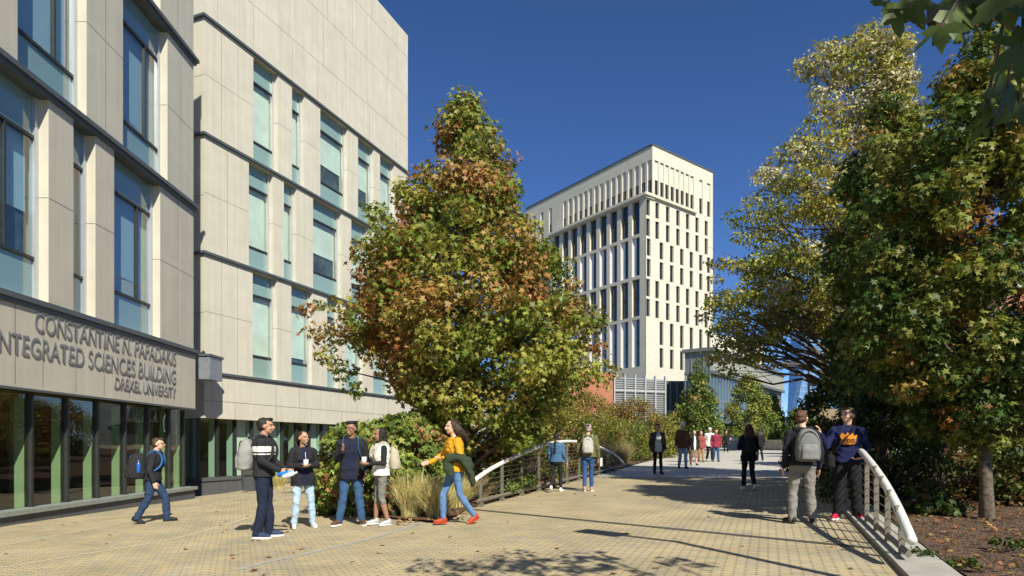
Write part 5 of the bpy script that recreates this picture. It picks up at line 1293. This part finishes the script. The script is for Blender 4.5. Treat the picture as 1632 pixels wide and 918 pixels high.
    if top:
        m_top, kind = top
        mb = MB(); gg = .030 if kind != 'puffy' else .044
        if kind == 'open':
            for s in (-1, 1):
                zs_ = [coat_len, .93, 1.0, 1.1, 1.2, 1.3, 1.38]; n = 16
                # side panels left and right leaving the front open
                for i in range(len(zs_)-1):
                    pass
            # full coat, front cut away afterwards
            torso(mb, gg + .006, coat_len - .09, 1.47); 
        else: torso(mb, gg, coat_len - .09, 1.47, hipw=.0)
        if kind != 'vest': arm_cloth(mb, 1.2 if kind == 'puffy' else 1.1)
        else:
            for s, sh in ((-1, ls), (1, rs_)): mb.ellip(sh + Vector((-s*.02, 0, -.015)), (.05, .06, .06))
        if hood is not None:
            mb.tube([T(-.10, .03, 1.45), T(-.115, -.045, 1.465), T(-.06, -.105, 1.455), T(0, -.125, 1.44), T(.06, -.105, 1.455), T(.115, -.045, 1.465), T(.10, .03, 1.45)], [.025, .040, .048, .052, .048, .040, .025], 9)
        elif collar is not None or kind in ('open', 'vest', 'puffy'):
            pts = []
            for k in range(11): t = 2*math.pi*k/10; pts.append(T(.070*math.sin(t), .062*math.cos(t) - .012, 1.475 - .012*math.cos(t)))
            mb.tube(pts, .017, 7)
        else:
            pts = [T(.066*math.sin(2*math.pi*k/10), .060*math.cos(2*math.pi*k/10) - .012, 1.468 - .012*math.cos(2*math.pi*k/10)) for k in range(11)]; mb.tube(pts, .011, 6)
        me, co = remesh(mb, vox, 2, fold, int(foot[1]*100) % 89)
        if kind in ('open', 'vest') or top_mid:
            # the opening shows the shirt's material as a strip down the front
            cen = np.empty(len(me.polygons)*3, np.float32); me.polygons.foreach_get('center', cen); cen = cen.reshape(-1, 3)
            if top_mid:
                wz = np.interp(cen[:, 2], [.85, 1.0, 1.25, 1.45], top_mid[1]); sel = (np.abs(cen[:, 0]) < wz) & (cen[:, 1] > .03 + L*np.maximum(0, cen[:, 2]-.95))
                arm_ok = np.ones(len(cen), bool)
                for e, w in ((V('le'), V('lw')), (V('re'), V('rw'))):
                    ab = np.array(w - e); tt = ((cen - np.array(e)) @ ab) / (ab @ ab); dd = np.linalg.norm(cen - (np.array(e) + np.clip(tt, 0, 1)[:, None]*ab), axis=1); arm_ok &= dd > .07
                sel &= arm_ok
                mi = np.zeros(len(cen), np.int32); mi[sel] = 1
                me.materials.append(m_top); me.materials.append(top_mid[0]); me.polygons.foreach_set('material_index', mi)
                o = bpy.data.objects.new('jacket', me); COL.objects.link(o); o.parent = root; me.polygons.foreach_set('use_smooth', [True]*len(me.polygons))
            else: link('vest' if kind == 'vest' else 'jacket', me, m_top, root, True)
        else: link('jacket', me, m_top, root, True)
        if kind == 'vest':
            mb = MB(); arm_cloth(mb, .92); me, _ = remesh(mb, vox, 2, fold*.7, 12); link('sleeves', me, inner or m_top, root, True)
    # ---- hair
    if hair:
        hm, style = hair; mb = MB()
        mb.ellip(hp(0, -.034, .046), (.084, .098, .086), HR); mb.ellip(hp(0, -.05, -.010), (.080, .072, .075), HR)
        if style in ('short', 'quiff', 'curly'): mb.ellip(hp(0, .044, .100), (.060, .046, .028), HR)
        if style == 'curly':
            for k in range(10): mb.ellip(hp(.055*math.sin(k*1.9), -.03 + .07*math.cos(k*1.3), .115), (.032, .032, .026), HR)
        if style in ('long', 'longwave'):
            mb.ellip(hp(0, -.032, .045), (.090, .100, .092), HR)
            for s in (-1, 0, 1):
                pts = [hp(s*.055, -.06, .03), hp(s*.075, -.085, -.08), hp(s*.08, -.12, -.2) , hp(s*.06, -.14, -.33)]; mb.tube(pts, [.05, .058, .05, .02], 9)
        if style == 'blown':   # long hair swinging backwards
            mb.ellip(hp(0, -.032, .045), (.090, .100, .092), HR)
            for s in (-1, 0, 1):
                mb.tube([hp(s*.05, -.05, .03), hp(s*.075, -.10, -.04), hp(s*.06, -.18, -.12), hp(s*.05+.02, -.26, -.21), hp(s*.02, -.29, -.30)], [.05, .062, .062, .045, .012], 9)
            for s in (-1, 1): mb.tube([hp(s*.07, .02, .05), hp(s*.088, -.03, -.04), hp(s*.08, -.10, -.16)], [.02, .03, .02], 7)
        if style == 'bob':
            for s in (-1, 1): mb.tube([hp(s*.06, .01, .07), hp(s*.084, -.01, -.03), hp(s*.078, .0, -.13), hp(s*.06, -.02, -.22)], [.03, .034, .03, .014], 8)
            mb.tube([hp(0, -.07, .0), hp(0, -.095, -.12), hp(0, -.10, -.24)], [.06, .06, .02], 9)
        if style == 'ponytail':
            mb.ellip(hp(0, -.11, .02), (.03, .03, .03), HR); mb.tube([hp(0, -.10, .02), hp(0, -.16, -.02), hp(0, -.165, -.12), hp(0, -.14, -.20)], [.03, .045, .045, .015], 9)
        if style == 'braid':
            for k in range(9): mb.ellip(T(.012*(-1)**k, -.135 - .006*k, 1.56 - .045*k), (.030 - .0015*k, .026, .032))
        me, _ = remesh(mb, .0095 if near else .014, 2, .007 if near else .004, 3, 2.2); link('hair', me, hm, root, True)
    if hatc:
        mb = MB(); mb.ellip(hp(0, -.012, .062), (.092, .112, .082), HR)
        if hatc[1] == 'cap': mb.ellip(hp(0, .115, .052), (.068, .075, .010), HR)
        me, _ = remesh(mb, .0095, 2, .002, 3); link('cap' if hatc[1] == 'cap' else 'beanie', me, hatc[0], root, True)
    if glasses:
        mb = MB()
        for s in (-1, 1):
            pts = [hp(s*.033 + .024*math.cos(t), .099, .003 + .017*math.sin(t)) for t in [2*math.pi*k/12 for k in range(13)]]; mb.tube(pts, .0030, 5)
            mb.tube([hp(s*.057, .098, .008), hp(s*.083, .0, .004)], .0030, 5)
        mb.tube([hp(-.01, .1, .006), hp(.01, .1, .006)], .003, 5); mb.build('glasses', EYE, root)
    if extras: extras(root, T, V, hp, S)
    return root

def world_of(root, p):
    return Matrix.Translation(root.location) @ Matrix.Rotation(root.rotation_euler.z, 4, 'Z') @ Matrix.Diagonal((*root.scale, 1)) @ Vector(p)
def held(root, name, label, cat, at, parts, group=None):
    """a thing carried by a person, given in the person's own coordinates; parts: list of (name, MB or mesh, material)"""
    w = world_of(root, at); e = empty(name, w, root.rotation_euler.z, label, cat, group); e.scale = root.scale
    for nm, g, m in parts:
        me = g.mesh(nm) if isinstance(g, MB) else g
        me.transform(Matrix.Translation(-Vector(at))); link(nm, me, m, e, True)
    return e
def backpack(root, T, label, m_main, m_pocket, w=.155, h=.47, d=.10, strap=None, bottle=None, z0=.98, y0=-.135, xo=0, sc=1.0):
    c = T(xo, y0 - d, z0 + h/2); c = Vector(c); parts = []
    mb = MB(); zz = T(0, 0, z0).z; yb = T(0, 0, z0 + h/2).y + y0 - d
    R_ = [(0, .6, .55), (.04, .92, .85), (.25, 1.0, 1.0), (.6, .97, .95), (.82, .82, .75), (.93, .6, .5), (1.0, .25, .2)]
    mb.loft([(xo, yb + .02*(t), zz + h*t, w*a*sc, d*b) for t, a, b in R_], 24, 2.8); me, _ = remesh(mb, .011, 3, .005, 4); parts.append(('pack_body', me, m_main))
    mb = MB(); mb.loft([(xo, yb - d*.62, zz + h*t, w*.72*a, d*.55*b) for t, a, b in [(.04, .7, .5), (.08, 1, .9), (.35, 1, 1), (.5, .85, .7), (.56, .5, .3)]], 20, 3.2); me, _ = remesh(mb, .011, 2, .003, 6); parts.append(('front_pocket', me, m_pocket))
    mb = MB()
    arc = [(xo + w*.78*math.cos(t), yb - d*.55, zz + h*.45 + h*.46*math.sin(t)) for t in [math.pi*k/12 for k in range(13)]]; mb.tube(arc, .008, 6)
    parts.append(('zip_piping', mb, strap or m_pocket))
    mb = MB(); mb.tube([(xo-.03, yb + d*.4, zz + h*.97), (xo, yb + d*.3, zz + h*1.06), (xo+.03, yb + d*.4, zz + h*.97)], .009, 6); parts.append(('grab_handle', mb, strap or m_main))
    for s in (-1, 1):
        mb = MB(); pts = [T(s*.095, y0 + .0, 1.34), T(s*.11, -.08, 1.465), T(s*.112, .01, 1.495), T(s*.118, .095, 1.43), T(s*.125, .142, 1.31), T(s*.155, .12, 1.18), T(s*.18, .02, 1.09), T(s*.12, y0+.02, 1.05)]
        mb.tube(smooth_pts([Vector(p) for p in pts], 4), .021, 8, ry=.4); parts.append(('shoulder_strap', mb, strap or m_main))
    return held(root, 'backpack', label, 'backpack', (xo, yb, zz), parts)
def cup(root, at, label, m=None, straw=False, h=.12):
    x, y, z = at; mb = MB(); mb.loft([(x, y, z - h/2, .029, .029), (x, y, z + h/2, .042, .042)], 18); parts = [('cup_body', mb, m or cloth('paper_cup', (.8, .8, .77), bump=0))]
    mb = MB(); mb.loft([(x, y, z + h/2, .044, .044), (x, y, z + h/2 + .012, .042, .042)], 18); parts.append(('lid', mb, cloth('cup_lid', (.7, .7, .68), .4, 0)))
    if straw: mb = MB(); mb.tube([(x, y, z), (x+.01, y, z + .2)], .004, 6); parts.append(('straw', mb, cloth('straw', (.75, .75, .75), .4, 0)))
    return held(root, 'paper_cup', label, 'cup', (x, y, z - h/2), parts)
def bottle(root, at, label, col, ax=(0, 0, 1), h=.24, r=.033, cap=(.05, .25, .5), clear=False):
    a = Vector(at); ax = Vector(ax).normalized(); q = lambda t: a + ax * h * t
    mb = MB(); mb.tube([q(0), q(.03), q(.7), q(.82), q(.9)], [r*.85, r, r, r*.55, r*.4], 14)
    mb2 = MB(); mb2.tube([q(.9), q(1.0)], r*.5, 12)
    m = glass_mat('clear_bottle', (.8, .85, .88)) if clear else mat('bottle_%d_%d' % (int(col[0]*99), int(col[2]*99)), col, .25)
    return held(root, 'bottle', label, 'bottle', at, [('bottle_body', mb, m), ('bottle_cap', mb2, mat('cap_%d' % int(cap[2]*99), cap, .4))])

def FOOT(px, py): return G(px, py)
def HT(foot, ptop, factor=1.0): return (foot.z - (CZ - (ptop - HY) * foot.y / FPX)) * -1 * factor
DEN = cloth('dark_denim', (.014, .021, .042)); JEAN = cloth('blue_denim', (.040, .088, .18)); LJEAN = cloth('light_denim', (.36, .48, .60)); BLK = cloth('black', (.016, .016, .018)); CHAR = cloth('charcoal', (.020, .020, .023)); NAVY = cloth('navy', (.014, .017, .040))
GREYP = cloth('grey_sweat', (.20, .19, .175)); OLIVE = cloth('olive', (.12, .125, .055)); MUST = cloth('mustard', (.55, .28, .02)); WHT = cloth('white', (.72, .70, .66)); LEGG = cloth('legging_grey', (.17, .165, .15)); FOREST = cloth('forest_green', (.035, .05, .028))
SHW = cloth('shoe_white', (.75, .74, .70), .6, .1); SHB = cloth('shoe_black', (.02, .02, .022), .6, .1); SHN = cloth('shoe_navy', (.03, .045, .10), .7, .1); SHBR = cloth('shoe_brown', (.12, .055, .03), .6, .1); SHG = cloth('shoe_grey', (.42, .44, .46), .6, .1); SHR = cloth('shoe_red', (.36, .06, .025), .5, .1)
PACKG = cloth('pack_grey', (.26, .26, .25)); PACKB = cloth('pack_black', (.022, .022, .024)); PACKBL = cloth('pack_blue', (.03, .09, .25)); PACKT = cloth('pack_beige', (.42, .38, .29))
HBLK = HAIRM('black', (.012, .010, .009)); HBRN = HAIRM('brown', (.07, .035, .018)); HDBR = HAIRM('dark_brown', (.03, .016, .010)); HGRY = HAIRM('grey', (.35, .30, .25))

# 1 walking man with black backpack at the left
f = FOOT(244, 833); H = HT(f, 696, 1.0)
p1 = person('man in black top and dark jeans striding away along the glass front, wearing glasses', f, H, 72, dict(lk=(-.09, .20, .50), la=(-.09, .22, .09), rk=(.10, -.06, .50), ra=(.10, -.26, .125), rfp=25, re=(.26, -.03, 1.13), rw=(.28, .07, .88), le=(-.24, -.07, 1.13), lw=(-.25, .02, .90), dz=-.035),
            top=(cloth('black_top', (.022, .022, .026)), 'plain'), legs=(cloth('indigo', (.024, .046, .10)), 1.12), shoes=SHB, sole=(.03, .03, .03), hair=(HBRN, 'short'), skin='light', head_yaw=10, lean=.10, glasses=True, coat_len=.92, collar=1)
T1 = lambda x, y, z: Vector((x, y + .10*max(0, z-.95), z - .035))
backpack(p1, T1, 'black backpack with blue straps worn by the man striding past the glass front', PACKB, PACKB, w=.19, h=.53, d=.18, strap=PACKBL, z0=.93, y0=-.115)
bottle(p1, T1(.17, -.22, 1.06), 'blue bottle in the side pocket of the black backpack', (.02, .10, .42), h=.25, r=.036)
# 2 tall man in striped sweater
f = FOOT(421, 857); H = HT(f, 667)
p2 = person('man in black sweater with white chest stripes and dark trousers, leftmost of the standing group', f, H, 82, dict(re=(.22, .02, 1.13), rw=(.20, .24, 1.0), rh=(.0, .9, -.5), le=(-.22, .06, 1.14), lw=(-.16, .26, 1.0), lk=(-.10, .03, .5), la=(-.10, .05, .085), rk=(.09, .0, .5), ra=(.10, -.07, .085)),
            top=(stripe_mat(), 'plain'), legs=(DEN, 1.08), shoes=SHN, hair=(HBLK, 'quiff'), skin='tan', coat_len=.93, collar=1, smile=True)
Tn = lambda x, y, z: Vector((x, y, z))
backpack(p2, Tn, 'light grey backpack with black edge on the man in the striped sweater', PACKG, PACKG, w=.16, h=.47, d=.11, strap=PACKB, z0=.99)
bottle(p2, Tn(.19, .22, .93), 'blue drinking bottle held by the man in the striped sweater', (.02, .17, .50), ax=(.1, 1, .22), h=.22, r=.036, cap=(.7, .7, .7))
bottle(p2, Tn(.25, .30, .90), 'clear water bottle held beside the blue one', (.6, .65, .7), ax=(0, .95, .35), h=.20, r=.032, cap=(.75, .75, .75))
# 3 woman with cup
f = FOOT(483, 842); H = HT(f, 688)
p3 = person('smiling woman in dark hooded jacket and pale blue jeans with a ponytail', f, H, 150, dict(le=(-.23, .02, 1.13), lw=(-.05, .23, 1.13), lh=(.9, .45, .1), re=(.23, .02, 1.13), rw=(.07, .23, 1.12), rh=(-.9, .45, .1), lk=(-.13, .02, .5), la=(-.17, -.03, .085), rk=(.12, .05, .5), ra=(.15, .0, .085)),
            top=(CHAR, 'open'), top_mid=(NAVY, [.06, .06, .07, .05]), legs=(LJEAN, .98), shoes=SHW, hair=(HDBR, 'ponytail'), skin='tan', female=True, hood=1, head_yaw=-30, smile=True, coat_len=.86)
cup(p3, (.01, .27, 1.18), 'white paper cup with straw held by the smiling woman in pale jeans', straw=True)
# 4 man with blue backpack straps
f = FOOT(560, 837); H = HT(f, 673)
p4 = person('man in long dark cardigan, navy shirt and blue jeans with one hand raised', f, H, 172, dict(re=(.22, .0, 1.12), rw=(.12, .18, 1.24), rh=(-.3, .3, .9), le=(-.25, -.02, 1.12), lw=(-.24, .10, .90), lk=(-.12, .03, .5), la=(-.17, -.0, .085), rk=(.12, .03, .5), ra=(.19, .03, .085), lt=-18, rt=30),
            top=(CHAR, 'open'), top_mid=(NAVY, [.08, .10, .10, .05]), legs=(JEAN, 1.08), shoes=SHBR, hair=(HBLK, 'curly'), skin='brown', head_yaw=28, glasses=True, coat_len=.82, smile=True)
backpack(p4, Tn, 'blue backpack on the man in the long dark cardigan', PACKBL, PACKBL, w=.18, h=.46, d=.10, strap=PACKBL, z0=.97)
# 5 woman in white vest
f = FOOT(607, 837); H = HT(f, 683)
p5 = person('woman in white quilted vest and grey knee-length leggings with a cup', f, H, -120, dict(le=(-.22, .02, 1.13), lw=(-.16, .24, 1.12), lh=(.3, .9, .1), re=(.21, .04, 1.13), rw=(.08, .23, 1.10), rh=(-.6, .8, .0), lk=(-.10, .02, .5), la=(-.14, -.08, .085), rk=(.10, .03, .5), ra=(.10, .06, .085)),
            top=(cloth('white_quilt', (.66, .65, .62)), 'vest'), inner=CHAR, legs=(LEGG, .9), leg_cut=.18, shoes=SHG, hair=(HBLK, 'bob'), skin='brown', female=True, head_yaw=0, coat_len=.92)
cup(p5, (-.06, .31, 1.17), 'white paper cup held by the woman in the white vest')
backpack(p5, Tn, 'beige backpack on the woman in the white vest', PACKT, PACKT, w=.15, h=.42, d=.09, strap=PACKT, z0=1.0)
# 6 woman in mustard
f = FOOT(725, 836); H = HT(f, 668)
def mustard_ex(root, T, V, hp, S):
    mb = MB(); mb.tube([T(-.10, -.1, 1.42), T(-.11, .0, 1.475), T(-.10, .10, 1.38), T(-.17, .05, 1.15), T(-.19, -.08, 1.0)], .014, 7, ry=.5); mb.build('bag_strap', BLK, root, True)
p6 = person('woman striding in mustard sweater, blue jeans and red flats, long dark hair flying', f, H, -112, dict(re=(.30, .10, 1.17), rw=(.33, .30, 1.05), rh=(.1, .9, -.2), le=(-.24, -.02, 1.15), lw=(-.06, .20, 1.12), lh=(.8, .5, .0), rk=(.09, .17, .50), ra=(.09, .16, .088), lk=(-.09, -.05, .51), la=(-.09, -.30, .14), lfp=24, dz=-.02),
            top=(MUST, 'plain'), legs=(cloth('mid_denim', (.10, .19, .36)), .86), shoes=SHR, sole=(.4, .05, .02), hair=(HDBR, 'blown'), skin='light', female=True, head_yaw=-10, lean=.04, coat_len=.88, extras=mustard_ex)
mb = MB(); Tm = lambda x, y, z: Vector((x, y, z - .02))
mb.tube([Tm(-.02, .19, 1.10), Tm(-.14, .14, 1.12), Tm(-.23, .0, 1.14), Tm(-.27, -.12, 1.08), Tm(-.28, -.16, .95)], [.05, .075, .085, .08, .07], 12); mb.tube([Tm(-.24, .0, 1.16), Tm(-.28, -.12, .98), Tm(-.29, -.19, .80), Tm(-.28, -.2, .66)], [.07, .09, .08, .05], 12, ry=.7); mb.tube([Tm(-.12, .16, 1.08), Tm(-.15, .15, .95), Tm(-.17, .10, .84)], [.07, .085, .06], 12, ry=.7)
me, _ = remesh(mb, .011, 3, .012, 8); held(p6, 'folded_jacket', 'dark green jacket draped over the arm of the woman in mustard', 'jacket', Tm(-.2, 0, 1.1), [('jacket_cloth', me, FOREST)])
# 7 woman in blue jacket with braid
f = FOOT(887, 784); H = HT(f, 690)
p7 = person('woman in blue jacket with long black braid, walking away by the left railing', f, H, 18, dict(lk=(-.09, -.02, .50), la=(-.09, -.26, .15), lfp=28, rk=(.09, .1, .5), ra=(.09, .12, .085), rw=(.26, .08, .90), dz=-.01), top=(cloth('steel_blue', (.06, .13, .24)), 'plain'), legs=(CHAR, .84), shoes=SHW, hair=(HBLK, 'braid'), skin='tan', female=True, coat_len=.92, collar=1)
bottle(p7, (.27, .12, .76), 'patterned purple bottle in the hand of the woman in blue', (.30, .22, .38), h=.2, r=.036)
# 8 man in olive jacket
f = FOOT(937, 783); H = HT(f, 677)
p8 = person('person in olive jacket and knit cap seen from behind, right of the woman in blue', f, H, 8, dict(lk=(-.08, .02, .50), la=(-.08, -.06, .085), rk=(.08, .05, .5), ra=(.09, .08, .085)), top=(OLIVE, 'puffy'), hood=1, legs=(cloth('bright_denim', (.035, .085, .24)), .88), shoes=cloth('shoe_tan', (.4, .27, .2)), hatc=(cloth('knit_pinkgrey', (.40, .30, .26)), 'beanie'), hair=(HGRY, 'plain'), skin='light', coat_len=.92)
backpack(p8, Tn, 'pale grey backpack on the person in the olive jacket', cloth('pack_pale', (.42, .42, .39)), cloth('pack_pale', (.42, .42, .39)), w=.14, h=.42, d=.07, z0=1.0, y0=-.14)
mb = MB(); mb.box(Frame((.30, .02, 0), (.3, 1)), 0, .16, 0, .012, .66, .88); held(p8, 'paper_bag', 'small white paper bag in the hand of the person in the olive jacket', 'bag', (.3, .1, .66), [('bag_body', mb, WHT)])
# 18 man in dark jacket and grey sweatpants
f = FOOT(1279, 834); H = HT(f, 655)
p18 = person('man in dark hooded jacket and grey sweatpants seen from behind near the right railing', f, H, 8, dict(lk=(-.13, .03, .50), la=(-.15, -.02, .085), rk=(.11, .03, .5), ra=(.14, .0, .085), lt=-25, rt=25, rw=(.27, .12, .86), re=(.25, .0, 1.12)), top=(cloth('ink', (.018, .020, .032)), 'plain'), hood=1, legs=(GREYP, 1.12), shoes=SHB, sole=(.1, .1, .1), hair=(HAIRM('auburn', (.10, .045, .022)), 'short'), skin='light', head_yaw=38, coat_len=.92)
backpack(p18, Tn, 'dark grey school backpack on the man in grey sweatpants', cloth('pack_mid', (.15, .155, .15)), cloth('pack_mid2', (.19, .195, .19)), w=.17, h=.50, d=.12, strap=PACKB, z0=.97)
# 19 man in navy hoodie
f = FOOT(1350, 828); H = HT(f, 650)
def hoodie_ex(root, T, V, hp, S):
    mb = MB(); pts = [(-.115, .02), (-.13, .09), (-.085, .06), (-.06, .115), (-.02, .075), (.015, .125), (.05, .08), (.10, .12), (.13, .07), (.11, .02), (.13, -.05), (.06, -.06), (-.02, -.065), (-.11, -.055)]
    ce = T(.0, 0, 1.24); yy = lambda x, z: .172 - x*x*2.2 - .10*abs(z-0)
    c0 = Vector((0, yy(0, 0) + .006, ce.z + .02)); ring = [Vector((x*.86, yy(x*.86, z), ce.z + z)) for x, z in pts]
    for i in range(len(ring)): mb.face([c0, ring[(i+1) % len(ring)], ring[i]])
    mb.build('chest_emblem', cloth('emblem_orange', (.62, .22, .02), bump=0), root)
    me = text_mesh('DREXEL', 1.0); co = np.empty(len(me.vertices)*3); me.vertices.foreach_get('co', co); co = co.reshape(-1, 3); x0, x1, y1 = co[:, 0].min(), co[:, 0].max(), co[:, 1].max()
    x = -((co[:, 0]-x0)/(x1-x0) - .5) * .20; z = co[:, 1]/y1*.062 - .035
    q = np.stack([x, .172 - x*x*2.2 - .1*abs(z) + .010 + co[:, 2]*.15, ce.z + z], 1); me.vertices.foreach_set('co', q.ravel()); me.update(); link('chest_lettering', me, NAVY, root)
p19 = person('man in navy hoodie with orange chest emblem and red shoes, leaning at the right railing', f, H, -160, dict(re=(.30, .10, 1.14), rw=(.38, .26, 1.34), rh=(.25, .35, .85), le=(-.27, -.05, 1.14), lw=(-.18, .14, .97), lh=(.9, .3, -.2), lk=(-.11, .03, .5), la=(-.13, .0, .085), rk=(.10, .03, .5), ra=(.14, .02, .085), lt=-20, rt=25),
             top=(cloth('hoodie_navy', (.013, .017, .062)), 'plain'), hood=1, legs=(BLK, 1.2), shoes=cloth('shoe_crimson', (.55, .02, .06), .6, .1), sole=(.7, .7, .7), hair=(HBRN, 'quiff'), skin='light', head_yaw=42, smile=True, coat_len=.92, extras=hoodie_ex)
mb = MB(); mb.tube(smooth_pts([Vector(p) for p in [(-.12, -.09, 1.44), (-.10, .02, 1.50), (-.05, .13, 1.40), (.06, .165, 1.25), (.17, .13, 1.08), (.21, .06, .98)]], 5), .017, 8, ry=.5)
mb2 = MB(); mb2.loft([(.23, .03, .80, .055, .12), (.23, .03, .84, .065, .14), (.23, .03, .98, .06, .135), (.23, .03, 1.02, .04, .12)], 18, 4); me, _ = remesh(mb2, .011, 2, .006, 2)
held(p19, 'crossbody_bag', 'black crossbody bag hanging from the man in the navy hoodie', 'bag', (.23, .03, .8), [('strap', mb, BLK), ('bag_body', me, BLK)])
# farther walkers
def walker(label, px, py, ptop, yaw, **k):
    f = FOOT(px, py); po = dict(lk=(-.085, .08, .5), la=(-.085, .12, .085), rk=(.085, -.0, .5), ra=(.085, -.2, .12), rfp=18); po.update(k.pop('pose', {}))
    return person(label, f, HT(f, ptop), yaw, po, near=k.pop('near', False), **k)
p9 = walker('young man in open brown jacket, pale shirt and black trousers at the walkway edge', 1048, 756, 676, 178, top=(cloth('brown_jacket', (.05, .04, .035)), 'open'), top_mid=(cloth('pale_shirt', (.50, .50, .46)), [.11, .11, .09, .05]), legs=(BLK, .9), shoes=SHB, hair=(HBLK, 'short'), skin='tan', pose=dict(ra=(.09, -.05, .085), rfp=0))
walker('man in orange-brown plaid shirt, white cap and light jeans walking nearer', 1088, 747, 674, 180, top=(plaid_mat('cloth_orange_plaid', (.26, .085, .03), (.035, .015, .012)), 'plain'), legs=(cloth('wash_denim', (.30, .40, .50)), 1.0), shoes=SHB, hatc=(WHT, 'cap'), skin='light', coat_len=.86)
walker('woman in black jacket and tan skirt behind the man in the white cap', 1106, 742, 686, 176, top=(BLK, 'open'), top_mid=(WHT, [.04, .05, .05, .03]), skirt=cloth('tan_skirt', (.20, .14, .10)), shoes=SHB, hair=(HDBR, 'bob'), skin='light', female=True)
walker('walker in tan trousers and reddish top, half hidden behind the woman in the skirt', 1117, 737, 687, 184, top=(cloth('dusty_red', (.26, .07, .06)), 'plain'), legs=(cloth('tan_trousers', (.33, .19, .09)), 1.0), shoes=SHBR, hair=(HBRN, 'bob'), skin='light', female=True)
walker('walker in dark clothes at the left elbow of the woman in the skirt', 1097, 736, 688, 180, top=(BLK, 'plain'), legs=(BLK, 1.0), shoes=SHB, hair=(HBLK, 'short'), skin='tan')
walker('walker in white hooded top and black trousers beside the red plaid shirt', 1131, 735, 682, 182, top=(WHT, 'puffy'), hood=1, legs=(BLK, 1.0), shoes=SHW, hatc=(WHT, 'beanie'), skin='light')
walker('walker in red plaid shirt and blue jeans', 1141, 736, 684, 182, top=(plaid_mat('cloth_red_plaid', (.36, .03, .07), (.12, .015, .04)), 'plain'), legs=(JEAN, 1.0), shoes=SHBR, hair=(HBRN, 'short'), skin='light')
walker('slim walker all in black right of the red plaid shirt', 1157, 721, 687, 180, top=(BLK, 'plain'), legs=(BLK, .9), shoes=SHB, hair=(HBRN, 'bob'), skin='light', female=True, coat_len=.7)
p16 = walker('woman in black with long brown hair, walking away up the middle of the walkway', 1193, 781, 677, 2, near=True, top=(cloth('navy_black', (.012, .014, .028)), 'plain'), legs=(BLK, .95), shoes=SHW, hair=(HBRN, 'long'), skin='tan', female=True, coat_len=.84, pose=dict(re=(.23, .03, 1.14), rw=(.17, .2, 1.12), le=(-.23, .03, 1.14), lw=(-.17, .2, 1.12)))
backpack(p16, Tn, 'small black backpack under the long brown hair of the woman in black', PACKB, PACKB, w=.14, h=.36, d=.08, z0=1.0)
walker('dark-haired walker just ahead of the woman in black', 1211, 735, 685, 4, top=(BLK, 'plain'), legs=(BLK, 1.0), shoes=SHB, hair=(HBLK, 'long'), skin='tan', female=True)
# people sitting and standing far beyond the planter wall
for i, (px, c, lab) in enumerate([(1168, (.5, .5, .5), 'distant person in grey behind the planter wall, left'), (1176, (.15, .3, .5), 'distant person in blue behind the planter wall'), (1228, (.55, .35, .3), 'distant person in pinkish top behind the planter wall, right'), (1236, (.6, .6, .58), 'distant person in white behind the planter wall, next to the red panel')]):
    b = P(px, 0, 56); person(lab, Vector((b.x, 56, hgt(b.x, 56) - .15)), 1.66, 180 + i*30, top=(cloth('far_%d' % i, c), 'plain'), legs=(BLK, 1.0), shoes=SHB, hair=(HBRN, 'short'), skin='light', near=False)
b = P(1238, 0, 58); sg = empty('red_stand', (b.x, 58, hgt(b.x, 58)), 0, 'red and white stall panel behind the planter wall, near the lamp posts', 'sign'); F = Frame((0, 0, 0), (1, 0))
mb = MB(); mb.box(F, 0, 1.35, -.05, 0, .7, 1.75); mb.build('panel', mat('red_paint', (.50, .03, .03), .5), sg); mb = MB(); mb.box(F, .08, 1.27, .001, .012, 1.0, 1.12); mb.build('stripe', WHT, sg)
mb = MB(); mb.box(F, -.05, .0, -.06, .01, 0, 1.8); mb.box(F, 1.35, 1.40, -.06, .01, 0, 1.8); mb.build('frame', LAMP, sg)
